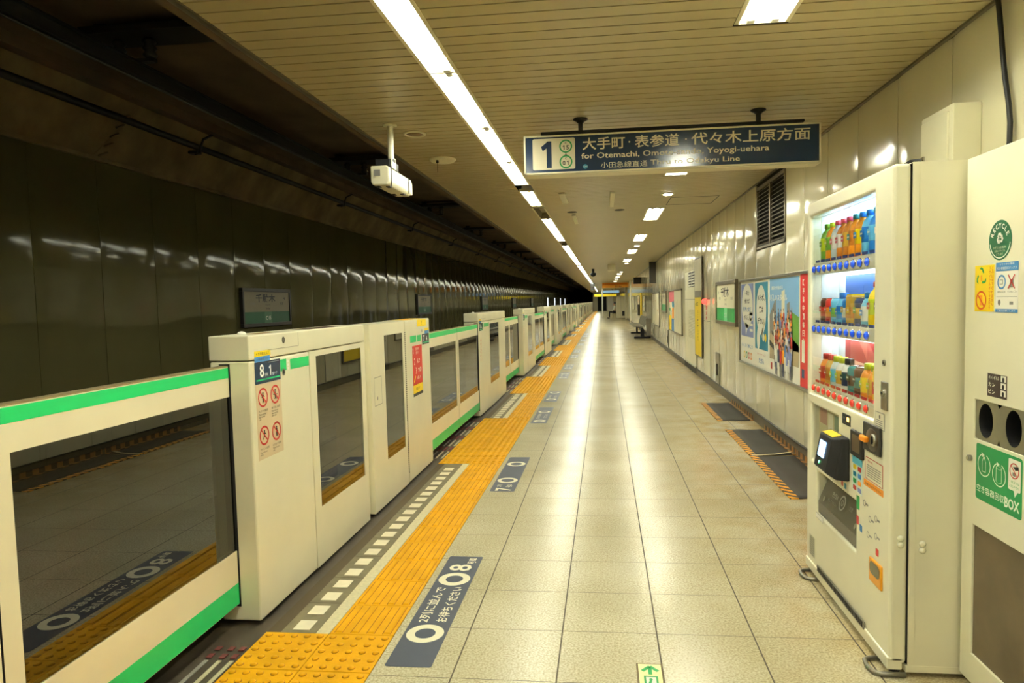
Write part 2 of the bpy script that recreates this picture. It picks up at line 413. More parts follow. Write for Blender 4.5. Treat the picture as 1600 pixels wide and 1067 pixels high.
m = MB(); y = Y_BACK; PIT = .11
while y < Y_END-.1:
    a, b = y+.0052, y+PIT-.0052
    # slats stop at the lamp recesses
    segs = [(XC, LX[0]-.012), (LX[1]+.012, XW-.004)]
    if any(r0-.02 < b and r1+.02 > a for r0, r1 in RROW):
        segs = [segs[0], (LX[1]+.012, RX[0]-.014), (RX[1]+.014, XW-.004)]
    for s0, s1 in segs: m.box(s0, a, ZC, s1, b, ZC+.005, CEILP)
    y += PIT
struct('ceiling', m)
m = MB(); m.box(XC-.03, Y_BACK, ZC-.012, XC, Y_END, ZC+.05, ALU); struct('trim_1', m)
m = MB(); m.box(XW-.022, Y_BACK, ZC-.014, XW, Y_END, ZC-.002, ALU); struct('trim_2', m)
m = MB(); m.box(XC-.10, Y_BACK, ZC+.0, XC-.03, Y_END, 3.7, CONC2); struct('fascia_wall', m)

def light_fixture(x0, x1, y0, y1, lit, tubes, label, group, tz=.021):
    t = thing('ceiling_light', label, 'ceiling light', ((x0+x1)/2, (y0+y1)/2, ZC), group)
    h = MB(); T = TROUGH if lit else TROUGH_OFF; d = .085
    X0, X1, Y0, Y1 = x0+.008, x1-.008, y0+.006, y1-.006
    v = [(X0, Y0, ZC), (X1, Y0, ZC), (X1, Y1, ZC), (X0, Y1, ZC), (X0+.02, Y0+.004, ZC+d), (X1-.02, Y0+.004, ZC+d), (X1-.02, Y1-.004, ZC+d), (X0+.02, Y1-.004, ZC+d)]
    h.add(v, [(4, 5, 6, 7), (0, 1, 5, 4), (1, 2, 6, 5), (2, 3, 7, 6), (3, 0, 4, 7)], T)
    h.build('reflector', t)
    fr = MB()
    for a in ((x0-.012, y0, x0+.008, y1), (x1-.008, y0, x1+.012, y1), (x0-.012, y0-.004, x1+.012, y0+.006), (x0-.012, y1-.006, x1+.012, y1+.002)):
        fr.box(a[0], a[1], ZC-.003, a[2], a[3], ZC+.03, CREAMP)
    fr.box(x0+.008, y0-.0035, ZC-.0035, x1-.008, y0+.0015, ZC+.02, DKGREY)
    fr.build('frame', t)
    for xt in tubes:
        if lit:
            tb = MB(); tb.cyl((xt, Y0+.05, ZC+tz), (xt, Y1-.05, ZC+tz), .0145, TUBE, n=10); tb.build('fluorescent_tube', t)
        for (ya, yb) in ((Y0, Y0+.05), (Y1-.05, Y1)):
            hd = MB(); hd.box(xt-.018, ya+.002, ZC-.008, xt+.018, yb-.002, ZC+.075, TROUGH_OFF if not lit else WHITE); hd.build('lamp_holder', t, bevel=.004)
    return t
k = 0
nf = sum(1 for f in LROW if f[1] > 2.9); cnt = 0
for (y0, y1, lit) in LROW:
    vis = y1 > 2.9
    if vis: cnt += 1
    lab = ('lit' if lit else 'unlit')+' narrow ceiling light in the left row, '+(nth(cnt-1)+' lamp from the camera' if vis else 'behind the camera')
    light_fixture(LX[0], LX[1], y0, y1, lit, (LX[1]-.05,), lab, 'narrow ceiling lights of the left row' if lit else 'unlit ceiling lights of the left row')
cnt = 0
for (y0, y1) in RROW:
    vis = y1 > 2.9
    if vis: cnt += 1
    light_fixture(RX[0], RX[1], y0, y1, True, (RX[0]+.06, RX[1]-.06), 'wide twin-tube ceiling light in the right row, '+(nth(cnt-1)+' one from camera' if vis else 'behind the camera'), 'wide ceiling lights of the right row', tz=.058)
for i, yy in enumerate((8.64, 16.6, 24.3, 31.5)):
    t = thing('downlight', 'small round lit downlight beside the right row of ceiling lights, '+nth(i)+' from the camera', 'downlight', (.80, yy, ZC), 'round downlights in the ceiling')
    a = MB(); a.lathe([(.085, ZC-.006), (.085, ZC), (.066, ZC-.001), (.066, ZC-.006)], CREAMP, (.80, yy, 0), n=24); a.build('trim_ring', t)
    a = MB(); a.lathe([(.062, ZC-.004), (.05, ZC-.012), (.02, ZC-.016)], DLIGHT, (.80, yy, 0), n=20); a.build('lens', t)

# ------------------------------------------------------------------ right wall
def bulged_panel(m, x, y0, y1, z0, z1, out, bul, mt, n=8, thick=.02):
    """enamel panel, very slightly bowed across its width, its face looking towards out*X"""
    vs = []
    for i in range(n+1):
        t = i/n; yy = y0+(y1-y0)*t; e = 0
        if i in (0, n): e = -.004
        xx = x+out*(bul*math.sin(PI*t)+e)
        vs += [(xx, yy, z0), (xx, yy, z1)]
    fs = [(2*i, 2*i+2, 2*i+3, 2*i+1) for i in range(n)]
    m.add(vs, fs, mt, True)
    b = x-out*thick
    m.add([(x-out*.004, y0, z0), (b, y0, z0), (b, y0, z1), (x-out*.004, y0, z1), (x-out*.004, y1, z0), (b, y1, z0), (b, y1, z1), (x-out*.004, y1, z1)], [(0, 1, 2, 3), (4, 5, 6, 7)], mt)
m = MB(); y = 3.738-.6425*17
LV = (6.90, 8.14, 2.0, 2.70)     # louvre opening
while y < Y_END:
    a, b = y+.0045, y+.638
    b = min(b, Y_END)
    if b > LV[0]+.05 and a < LV[1]-.05:
        bulged_panel(m, XW, a, b, .12, LV[2]-.01, -1, .0012, WALLP)
    else: bulged_panel(m, XW, a, b, .12, ZC-.014, -1, .0012, WALLP)
    y += .6425
m.box(XW+.02, Y_BACK, 0, XW+.12, Y_END, 2.97, DARK)
m.box(XW-.001, LV[0]-.16, LV[1] and LV[2]-.01, XW+.02, LV[0], ZC-.014, WALLP)
struct('wall_right', m)
m = MB(); m.box(XW-.018, Y_BACK, 0, XW+.0, Y_END, .115, BASEB); m.box(XW-.024, Y_BACK, .108, XW, Y_END, .122, DKGREY); struct('baseboard_right', m, bevel=.003)

# end walls
m = MB(); m.box(-1.6, Y_END, 0, XW+.1, Y_END+.2, 2.97, WALLP); struct('wall_back', m)
m = MB(); m.box(XL-.2, Y_BACK-.1, -1.3, XW+.12, Y_BACK, 3.8, WALLP); struct('wall_front', m)
m = MB(); m.box(-.95, Y_END-.04, 0, .35, Y_END-.005, 2.15, DKGREY)
for x in (-.9, -.28): m.box(x, Y_END-.05, .08, x+.56, Y_END-.04, 2.05, DARK)
m.box(-.32, Y_END-.06, 0, -.30, Y_END-.04, 2.1, STEEL)
struct('door_1', m)
m = MB(); m.box(.5, Y_END-.04, 0, 1.3, Y_END-.005, 2.1, WHITE); struct('door_2', m)

# ------------------------------------------------------------------ track side
m = MB(); y = 5.99-.895*15
while y < Y_END+18:
    bulged_panel(m, XL, y+.004, y+.891, .0, 3.08, 1, .0035, TRACKP, n=8)
    y += .895
m.box(XL-.15, Y_BACK, -1.2, XL-.02, Y_END+20, 3.1, DARK)
m.box(XL-.02, Y_BACK, -1.2, XL+.02, Y_END+20, -.02, CONC)
struct('wall_left', m)
m = MB(); m.box(XL-.02, Y_BACK, 3.085, XL+.035, Y_END+20, 3.125, CONC); struct('trim_3', m, bevel=.004)
m = MB()
m.add([(XL, Y_BACK, 3.12), (XL, Y_END+20, 3.12), (-5.05, Y_END+20, 3.72), (-5.05, Y_BACK, 3.72), (XL-.2, Y_BACK, 3.12), (XL-.2, Y_END+20, 3.12), (XL-.2, Y_END+20, 3.9), (XL-.2, Y_BACK, 3.9)],
      [(0, 1, 2, 3), (0, 1, 5, 4), (2, 3, 7, 6)], CONC)
struct('tunnel_haunch', m)
m = MB(); m.box(-5.3, Y_BACK, 3.72, XC-.03, Y_END+20, 3.9, CONC2)
m.box(-4.78, Y_BACK, 3.62, -4.70, Y_END+20, 3.72, CONC2)
m.box(XL-.2, Y_END+20, -1.3, XC, Y_END+20.2, 3.9, DARK)
struct('tunnel_ceiling', m)
# rigid overhead conductor, its hangers and the cable pipe
m = MB(); m.box(-3.69, Y_BACK, 3.31, -3.61, Y_END+15, 3.40, BLACK); m.box(-3.72, Y_BACK, 3.40, -3.58, Y_END+15, 3.415, BLACK); m.cyl((-3.65, Y_BACK, 3.30), (-3.65, Y_END+15, 3.30), .012, DKGREY, n=8)
tag(recenter(m.build('conductor_rail')), 'black rigid overhead conductor rail above the track', 'conductor rail')
for i in range(16):
    yy = 5.15+4.85*i
    t = thing('rail_hanger', 'dark insulated hanger plate holding the overhead conductor rail, '+nth(i)+' from the camera', 'hanger', (-3.6, yy, 3.72), 'hangers of the overhead conductor rail')
    a = MB(); a.box(-4.0, yy-.16, 3.60, -2.98, yy+.16, 3.66, BLACK); a.box(-3.95, yy-.05, 3.66, -3.85, yy+.05, 3.72, BLACK); a.box(-3.15, yy-.05, 3.66, -3.05, yy+.05, 3.72, BLACK); a.build('mounting_plate', t, bevel=.006)
    for dx in (-.13, .13):
        a = MB(); a.lathe([(.035, 3.60), (.055, 3.57), (.035, 3.55), (.055, 3.52), (.035, 3.50), (.055, 3.47), (.03, 3.44)], DKGREY, (-3.65+dx, yy, 0), n=14); a.build('insulator', t)
    a = MB(); a.box(-3.82, yy-.03, 3.415, -3.48, yy+.03, 3.445, DKGREY); a.build('clamp_bar', t, bevel=.004)
m = MB()
pp = [(-5.115, Y_BACK, 3.525)]+[(-5.115, Y_BACK+i*4, 3.525-.006*math.sin(i*1.3)) for i in range(1, 30)]
m.tube(pp, .038, BLACK, n=10); tag(recenter(m.build('cable_pipe')), 'black cable pipe along the sloping tunnel haunch', 'pipe')
for i in range(12):
    yy = 8.3+4.85*i
    a = MB(); a.tube([(-5.14, yy, 3.44), (-5.07, yy, 3.46), (-5.05, yy, 3.54), (-5.03, yy+.02, 3.62), (-4.90, yy+.03, 3.68)], .016, BLACK); a.box(-5.20, yy-.05, 3.44, -5.08, yy+.05, 3.475, BLACK)
    tag(recenter(a.build('pipe_clamp')), 'black hooked clamp holding the cable pipe, '+nth(i)+' from the camera', 'clamp', 'clamps along the cable pipe')
m = MB()
for i in range(5):
    x = -5.385+.06*i; m.tube([(x+.012, 6.9+.02*i, 3.14+.1*i), (x+.045, 7.0+.015*i, 3.19+.1*i)], .012, CONC, n=5)
m.tube([(-5.395, 6.85, 3.15), (-5.245, 7.0, 3.41), (-5.085, 7.18, 3.69)], .016, CONC, n=6)
tag(recenter(m.build('concrete_rib')), 'thin raised concrete seam across the tunnel haunch, near the camera', 'concrete seam')

# station name boards
def station_board(o, u, wd, ht, dep, label, group, dim, text_left=True, mirror=False):
    """o = lower left corner of the face as seen"""
    o = Vector(o); u = Vector(u); v = Vector(FZ); n = u.cross(v)
    t = thing('station_name_board', label, 'station sign', o+u*wd/2-n*dep, group)
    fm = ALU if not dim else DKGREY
    def bx(a0, b0, a1, b1, d0, d1, mt, mbb):
        p, q = o+u*a0+v*b0+n*d0, o+u*a1+v*b1+n*d1; mbb.box(p.x, p.y, p.z, q.x, q.y, q.z, mt)
    a = MB(); f = .055
    bx(0, 0, wd, f, -dep, .006, fm, a); bx(0, ht-f, wd, ht, -dep, .006, fm, a); bx(0, f, f*.8, ht-f, -dep, .006, fm, a); bx(wd-f*.8, f, wd, ht-f, -dep, .006, fm, a)
    a.build('frame', t, bevel=.004)
    a = MB(); bx(f*.8, f, wd-f*.8, ht-f, -.03, -.010, CREAMP if not dim else mat('dim_dirty_sign_face', (132, 122, 96), .5), a); a.build('face', t)  # dim boards: weaker light and dirt are both put into darker colours
    g = Fr(o-n*.0098, u, v)
    w2 = wd-f*1.6; x0 = f*.8
    g.rect(x0, f, wd-x0, f+(ht-2*f)*.36, GRN if not dim else mat('dim_dirty_green_print', (10, 84, 48), .5), 1); g.rect(x0+w2*.42, f, x0+w2*.58, f+(ht-2*f)*.36, mat('pale_green_print', (120, 210, 150), .45) if not dim else mat('dim_dirty_pale_green', (60, 110, 76), .5), 2)
    g.text('千駄木', wd*.46, ht*.74, ht*.22, BLK, w=wd*.40, bold=.025); g.text('せんだぎ', wd*.5, ht*.57, ht*.06, BLK); g.text('Sendagi', wd*.5, ht*.47, ht*.07, BLK)
    g.text('←' if text_left else '→', wd*(.14 if text_left else .86), ht*.74, ht*.10, BLK, bold=.02)
    g.text('湯島' if False else '根津', wd*(.2 if text_left else .8), ht*.60, ht*.08, BLK); g.text('西日暮里', wd*(.8 if text_left else .2), ht*.60, ht*.06, GREYP)
    g.text('C 15', wd*.5, ht*.22, ht*.10, WHITE, l=3, bold=.01)
    g.build('lettering', t)
    return t
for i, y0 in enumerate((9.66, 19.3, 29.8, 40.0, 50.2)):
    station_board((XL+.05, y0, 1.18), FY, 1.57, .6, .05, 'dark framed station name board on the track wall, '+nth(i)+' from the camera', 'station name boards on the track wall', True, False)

# ------------------------------------------------------------------ platform gates
XF, XB = -1.60, -1.79; ZT = 1.34; ZB = .016
def housing(idx, y0, y1, is_long):
    base_lab = 'ivory platform gate housing, '
    if idx == 0: lab = base_lab+'mostly behind the camera'
    elif idx == 1: lab = 'long ivory platform gate housing with the number 8 sign, nearest the camera'
    else: lab = ('long ' if is_long else 'short ')+base_lab+nth(idx-1)+' from the camera along the track edge'
    t = thing('platform_gate_housing', lab, 'gate housing', (XF, y0, 0), 'platform gate housings')
    def frame_part(name, a, b, za, zb, wa, wb, wz0, wz1, x=XF, xb=XB):
        mm = MB()
        mm.box(xb, a, za, x, wa, zb, IVORY); mm.box(xb, wb, za, x, b, zb, IVORY)
        mm.box(xb, wa, za, x, wb, wz0, IVORY); mm.box(xb, wa, wz1, x, wb, zb, IVORY)
        mm.build(name, t)
        gg = MB(); gg.box(x-.008, wa, wz0, x-.002, wb, wz1, GLASS); gg.build('window_pane', t)
        gg = MB(); e = .012
        for (p, q, r_, s2) in ((wa, wb, wz0, wz0+e), (wa, wb, wz1-e, wz1), (wa, wa+e, wz0, wz1), (wb-e, wb, wz0, wz1)): gg.box(x-.014, p, r_, x-.0085, q, s2, BLACK)
        gg.build('window_gasket', t)
    # lower end post, with slot for the sliding door
    A1 = y0+.635 if is_long else y0+.80
    g = .004
    mm = MB(); mm.box(XB, y0, ZB, XF, A1-g, 1.222, IVORY); mm.build('end_post', t, bevel=.008)
    if is_long:
        B1 = y0+1.487; C0 = y0+1.60; C1 = y0+2.42
        mm = MB(); mm.box(XB-.002, y0-.002, 1.2265, XF+.002, B1, ZT, IVORY); mm.build('top_case', t, bevel=.006)
        frame_part('window_frame', A1, B1, ZB, 1.222, y0+.716, y0+1.42, .338, 1.19)
        mm = MB(); mm.box(XB+.02, B1, ZB+.01, XF-.035, C0, ZT-.03, IVORY); mm.build('recessed_link', t, bevel=.004)
        frame_part('pocket_window_frame', C0, C1, ZB, ZT-.006, y0+1.905, y0+2.36, .33, 1.245)
        mm = MB(); mm.box(XB, C1+.018, ZB, XF, y1, ZT, IVORY); mm.build('control_case', t, bevel=.008)
        br = MB(); br.box(XB+.02, C1, ZB+.03, XF-.006, C1+.018, ZT-.05, BLACK)
        for q in range(70):
            z = .1+q*.0165; br.box(XF-.006, C1+.002, z, XF+.003, C1+.016, z+.007, BLACK)
        br.build('brush_seal', t)
        # service hatch under the pocket window side
        f = Fr((XF, y0+1.66, .76), FY, FZ)
        for r_ in ((0, 0, .16, .003), (0, .197, .16, .2), (0, 0, .003, .2), (.157, 0, .16, .2)): f.rect(*r_, DKGREY, 1)
        f.ell(.06, .05, .012, .014, STEEL, 2); f.build('service_hatch', t)
        end_y = C1+.018
    else:
        B1 = y0+1.70
        mm = MB(); mm.box(XB-.002, y0-.002, 1.2265, XF+.002, y1+.002, ZT, IVORY); mm.build('top_case', t, bevel=.010)
        frame_part('window_frame', A1, B1, ZB, 1.222, y0+.85, y0+1.66, .335, 1.18)
        mm = MB(); mm.box(XB, B1+g, ZB, XF, y1, 1.222, IVORY); mm.build('far_post', t, bevel=.008)
        end_y = B1
    # door slot frame on both ends
    if idx < 22:
        for ye in (y0, y1):
            pl_ = plane_of(idx-1 if ye == y0 else idx)
            s = -1 if ye == y0 else 1
            mm = MB(); mm.box(pl_-.045, ye, .085, pl_+.006, ye+s*.003, 1.212, BLACK)
            mm.build('door_slot', t)
    # head hatch seams, lock, green flash
    if idx <= 8:
        f = Fr((XF+.0022, y0, 0), FY, FZ)
        f.rect(.17, 1.262, .50, 1.2635, DKGREY, 1); f.rect(.50, 1.262, .502, 1.335, DKGREY, 1)
        f.ell(.335, 1.302, .015, .017, STEEL, 1); f.ring(.335, 1.302, .012, .015, DKGREY, 2, n=14)
        f.build('lock', t)
    f = Fr((XF, y0, 0), FY, FZ); W_ = A1-y0
    f.rect(.296, 1.148, .36, 1.206, GREEN, 1); f.rect(.402, 1.148, W_-.012, 1.200, GREEN, 1)
    for q in range(3): f.rect(.372, 1.150+q*.018, .390, 1.162+q*.018, WHITE, 1)
    f.ring(.327, 1.142, .010, .018, STEEL, 2, n=16); f.ell(.327, 1.142, .010, .010, DKGREY, 2)
    f.build('green_flash', t)
    # number plate
    f = Fr((XF, y0, 0), FY, FZ); car = {0: '9', 1: '8'}.get(idx, str(8-((idx-1)//4)))
    dn = ((idx-1) % 4)
    f.rect(.043, 1.213, .19, 1.238, BLUE, 4); f.rect(.043, 1.238, .197, 1.264, YEL, 4)
    f.text('←大手町 C 3-7', .118, 1.251, .014, BLK, w=.12, l=5); f.text('←新御茶ノ水', .115, 1.225, .013, NAVYF, w=.11, l=5)
    f.rrect(.043, 1.110, .292, 1.213, .004, NAVY, 2)
    f.text(car, .108, 1.170, .062, WHITE, l=3, bold=.02); f.text('号車', .148, 1.149, .016, WHITE, l=3, w=.030)
    dn_ = 1 if idx == 1 else (4-(idx-2) % 4)
    f.one(.188, 1.166, .050, WHITE, 3) if dn_ == 1 else f.text(str(dn_), .188, 1.166, .050, WHITE, l=3, bold=.02)
    f.text('番ドア', .232, 1.147, .016, WHITE, l=3, w=.05)
    f.rect(.055, 1.124, .282, 1.131, GREEN, 3); f.rect(.175, 1.203, .28, 1.206, GREYP, 3)
    f.build('number_plate', t, 'navy plate with white number')
    if idx < 6:
        f = Fr((XF, y0, 0), FY, FZ)
        if idx == 1:
            f.rect(.044, .755, .292, 1.109, mat('beige_sticker', (206, 188, 152), .5), 1)
            for q, (cx, cz) in enumerate(((.108, 1.044), (.228, 1.044), (.106, .865), (.226, .864))):
                f.ring(cx, cz, .037, .046, RED, 2, n=26); 
                # little figures
                f.ell(cx, cz+.020, .006, .006, BLK, 3, n=10)
                if q == 0: f.bar((cx, cz+.014), (cx, cz-.004), .010, BLK, 3); f.bar((cx-.002, cz-.004), (cx-.005, cz-.026), .005, BLK, 3); f.bar((cx+.003, cz-.004), (cx+.006, cz-.026), .005, BLK, 3); f.bar((cx, cz+.012), (cx+.014, cz+.002), .004, BLK, 3); f.bar((cx, cz+.012), (cx-.014, cz), .004, BLK, 3)
                elif q == 1: f.bar((cx, cz+.014), (cx, cz-.02), .009, BLK, 3); f.bar((cx-.022, cz), (cx+.022, cz), .003, BLK, 3); f.bar((cx-.012, cz-.02), (cx+.012, cz-.02), .003, BLK, 3)
                elif q == 2: f.bar((cx+.004, cz+.014), (cx-.004, cz-.002), .010, BLK, 3); f.bar((cx-.004, cz-.002), (cx+.012, cz-.012), .005, BLK, 3); f.bar((cx-.004, cz-.002), (cx-.016, cz-.018), .005, BLK, 3); f.bar((cx+.003, cz+.010), (cx+.017, cz+.004), .004, BLK, 3)
                else: f.bar((cx, cz+.014), (cx, cz-.024), .012, BLK, 3); f.bar((cx, cz+.012), (cx+.012, cz-.006), .004, BLK, 3)
                f.bar((cx-.029, cz+.029), (cx+.029, cz-.029), .007, RED, 4)
                f.text(('たてかけ厳禁', '乗り出し厳禁', 'かけこみ危険', 'とびのり危険')[q], cx, cz-.062, .011, BLK, w=.085, l=2)
                for kk, tt in enumerate((('Please do not', 'lean on the', 'gate'), ('Please do not', 'lean over the', 'platform gate'), ('Please do not', 'run', ''), ('Please do not', 'jump', ''))[q]):
                    if tt: f.text(tt, cx-.042, cz-.077-.012*kk, .008, BLK, al='l', l=2)
            f.build('warning_sticker', t, 'beige sticker with four red prohibition signs')
        else:
            f.rect(.06, .70, .23, 1.02, CREAMP, 1)
            for q, ch in enumerate('かけこみ乗車'): f.text(ch, .10, .985-q*.05, .035, RED, l=2)
            for q, ch in enumerate('はおやめ下さい'): f.text(ch, .18, .985-q*.042, .028, RED, l=2)
            f.build('warning_sticker', t, 'cream sticker with red vertical writing')
    if is_long and idx == 1:
        # control case graphics: rightmost part
        Y0 = end_y
        f = Fr((XF, Y0, 0), FY, FZ); L_ = y1-Y0
        f.rect(.14, 1.148, .32, 1.205, GREEN, 1); f.rect(.35, 1.148, .47, 1.203, GREEN, 1)
        f.rect(.36, 1.275, .66, 1.336, YEL, 1); f.text('!', .51, 1.305, .04, BLK, l=2, bold=.02); f.ell(.51, 1.235, .014, .016, STEEL, 1, n=14)
        f.rect(.60, 1.232, .745, 1.256, YEL, 1); f.rect(.60, 1.205, .745, 1.232, BLUE, 1)
        f.rect(.505, 1.112, .745, 1.205, NAVY, 2); f.text('7', .57, 1.165, .056, WHITE, l=3, bold=.03); f.text('4', .66, 1.162, .046, WHITE, l=3, bold=.02); f.rect(.52, 1.124, .73, 1.131, GREEN, 3)
        f.build('number_plate', t, 'navy plate with white 7')
        f = Fr((XF, Y0, 0), FY, FZ)
        f.rect(.19, .785, .49, 1.118, RED, 1); f.rect(.19, .715, .49, .785, YEL, 1); f.rect(.19, .690, .49, .715, DKGREY, 1)
        f.one(.215, 1.075, .05, WHITE, 2); f.text('列車非常', .34, 1.088, .026, WHITE, l=2); f.text('停止の', .33, 1.055, .024, WHITE, l=2)
        f.text('2', .25, .985, .055, WHITE, l=2); f.text('人で', .37, .985, .045, WHITE, l=2, bold=.02); f.text('3', .29, .905, .055, WHITE, l=2); f.text('つの', .40, .905, .045, WHITE, l=2, bold=.02)
        f.text('お願いを', .37, .84, .03, WHITE, l=2); f.bar((.22, .81), (.27, .86), .018, YEL, 2); f.text('お知らせ', .33, .75, .03, BLK, l=2)
        f.build('warning_sticker', t, 'red and yellow notice with white writing')
        f = Fr((XB, Y0, ZT+.0), (0, 1, 0), (-1, 0, 0)) if False else Fr((XF, Y0, ZT), FY, (-1, 0, 0))
        f.rect(.12, .01, .66, .17, YEL, 1); f.poly([(.25, .03), (.44, .05), (.38, .15), (.30, .14)], RED, 2); f.build('top_sticker', t, 'yellow and red sticker on top')
        f = Fr((XF, y0, ZT), FY, (-1, 0, 0))
        f.poly([(.17, .055), (.42, .055), (.36, .12), (.15, .12)], mat('bare_brown_patch', (150, 116, 62), .6), 1)
        f.rect(.72, .03, 1.22, .15, mat('dark_brown_grille', (58, 36, 22), .6), 1)
        for q in range(8): f.rect(.74+q*.06, .04, .765+q*.06, .14, mat('brown_patch', (92, 62, 38), .6), 2)
        f.build('top_patch', t, 'brown patches on top')
    if idx < 10:
        mm = MB(); mm.lathe([(.020, ZT), (.020, ZT+.006), (.014, ZT+.014), (.004, ZT+.017)], WHITE, (XF-.085, y0+.10, 0), n=16); mm.build('sensor_dome', t)
    return t
def plane_of(i):
    return -1.70 if i % 2 == 0 else -1.612
for i, (a, b, lg) in enumerate(units):
    housing(i, a, b, lg)
def leaf(i, side, ya, yb, xp):
    """ya..yb clear span of one leaf; side 0 = near leaf (stile at yb), 1 = far leaf (stile at ya)"""
    near = 'near' if side == 0 else 'far'
    lab = ('green-striped sliding gate door, '+near+' leaf of the '+nth(i)+' doorway from the camera')
    t = thing('sliding_gate_door', lab, 'gate door', (xp, ya, .1), 'sliding platform gate doors')
    th = .035; x0 = xp-th
    st = .065
    if side == 1: wa, wb = ya+st, yb-.006
    else: wa, wb = ya+.006, yb-st
    y_a, y_b = (ya, yb-.005) if side == 1 else (ya+.005, yb)
    mm = MB()
    mm.box(x0, y_a, .10, xp, y_b, .349, IVORY2); mm.box(x0, y_a, 1.064, xp, y_b, 1.2, IVORY2)
    if side == 1: mm.box(x0, y_a, .349, xp, wa, 1.064, IVORY2)
    else: mm.box(x0, wb, .349, xp, y_b, 1.064, IVORY2)
    mm.build('frame', t)
    mm = MB(); mm.box(xp-.010, wa, .349, xp-.004, wb, 1.064, GLASS); mm.build('glass_pane', t)
    gk = MB(); e = .018
    ye = yb-e-.006 if side == 1 else ya+.006
    gk.box(xp-.016, ye, .349, xp-.0102, ye+e, 1.064, BLACK); gk.build('gasket', t)
    mm = MB(); mm.box(xp, y_a, 1.150, xp+.0008, y_b, 1.196, GREEN); mm.build('top_stripe', t, label='green stripe')
    mm = MB(); mm.box(xp, y_a, .102, xp+.0008, y_b, .20, GREEN); mm.build('bottom_stripe', t, label='green stripe')
    mm = MB(); mm.box(x0-.004, y_a, 1.2, xp+.001, y_b, 1.206, mat('brown_top_cap', (150, 132, 96), .4, .3)); mm.build('top_cap', t)
    ce = MB(); yc = ya if side == 1 else yb
    ce.box(x0, yc-.003 if side == 1 else yc, .10, xp, yc if side == 1 else yc+.003, 1.2, BLACK); ce.build('edge_seal', t)
for i, (a, b) in enumerate(doorways):
    mid = (a+b)/2
    leaf(i, 0, a, mid-.004, plane_of(i)); leaf(i, 1, mid+.004, b, plane_of(i))
# thin bright poles on the housings far down
for i, yy in enumerate((21.35, 24.4, 27.6, 30.8)):
    a = MB(); a.cyl((-1.84, yy*1.05, -.006), (-1.84, yy*1.05, 1.61), .013, mat('lit_white_pole', (235, 235, 235), .4, emit=(.8, .87, 1), es=.5), n=10)
    tag(recenter(a.build('indicator_pole')), 'thin white lit pole behind the gates, '+nth(i)+' from the camera', 'pole', 'thin white poles behind the gates')

# waiting marks on the floor
marks = [(2.603, 3.806, '8', 0), (5.168, 6.34, '7', 1), (8.15, 9.39, '7', 2), (9.92, 11.09, '7', 3), (12.95, 14.1, '7', 2), (14.7, 15.86, '7', 3), (17.6, 18.8, '7', 2), (19.5, 20.7, '7', 3), (22.6, 23.8, '6', 2), (25.0, 26.2, '6', 3), (28.2, 29.4, '6', 2), (30.0, 31.2, '6', 3)]
for i, (y0, y1, num, ty) in enumerate(marks):
    t = thing('queue_floor_sticker', 'dark blue queue floor sticker beside the yellow paving, '+nth(i)+' from the camera'+(', number '+num if i < 2 else ''), 'floor sticker', (-.815, y0, 0), 'dark blue queue stickers on the floor')
    f = Fr((-.717, y0, .0006), FY, (-1, 0, 0)); Ln = y1-y0; Wd = .195
    f.rrect(0, 0, Ln, Wd, .012, NAVYF, 1); f.build('sheet', t)
    f = Fr((-.717, y0, .0006), FY, (-1, 0, 0))
    if ty == 0:
        f.ring(.28, .098, .046, .084, CREAMP, 2, n=36); f.ring(.879, .098, .046, .084, CREAMP, 2, n=36)
        f.text('2列に並んで', .578, .140, .056, CREAMP, w=.39, bold=.02); f.text('お待ちください', .585, .055, .056, CREAMP, w=.39, bold=.02)
        f.text('8', 1.035, .098, .125, CREAMP, w=.092, bold=.015); f.text('号車', 1.135, .050, .050, CREAMP, w=.085, bold=.02)
    elif ty == 1:
        f.text('7', .06, .09, .13, CREAMP, bold=.015); f.text('号車', .155, .06, .05, CREAMP, w=.075); f.text('2列', .16, .14, .04, CREAMP)
        f.ring(.33, .098, .052, .084, CREAMP, 2, n=28); f.ring(.90, .098, .052, .084, CREAMP, 2, n=28)
    else:
        f.ring(.16 if ty == 2 else .25, .098, .048, .08, CREAMP, 2, n=20); f.ring(.85 if ty == 2 else 1.0, .098, .048, .08, CREAMP, 2, n=20)
        f.text('並んでお待ち', .52, .14, .045, CREAMP, w=.36); f.text('ください', .52, .055, .045, CREAMP, w=.3)
    f.build('lettering', t)
# exit direction sticker
t = thing('exit_floor_sticker', 'small pale yellow-green exit arrow sticker on the floor at the bottom edge', 'floor sticker', (.157, 2.6, 0))
f = Fr((.104, 2.36, .0006), (1, 0, 0), FY); f.rect(0, 0, .104, .335, mat('brown_border', (96, 80, 44), .6), 1); f.rect(.008, .008, .097, .329, mat('glow_cream', (238, 236, 170), .5), 2); f.build('sheet', t)
f = Fr((.104, 2.36, .0006), (1, 0, 0), FY); f.rect(.045, .252, .060, .30, GRN, 3); f.bar((.022, .277), (.053, .312), .016, GRN, 3); f.bar((.084, .277), (.053, .312), .016, GRN, 3)
f.rect(.026, .15, .080, .242, GRN, 3); f.rect(.034, .155, .072, .232, WHITE, 4); f.ell(.052, .215, .007, .007, GRN, 5, n=10); f.bar((.052, .21), (.046, .185), .010, GRN, 5); f.bar((.046, .187), (.062, .166), .006, GRN, 5); f.bar((.046, .187), (.038, .166), .006, GRN, 5); f.build('arrow', t)

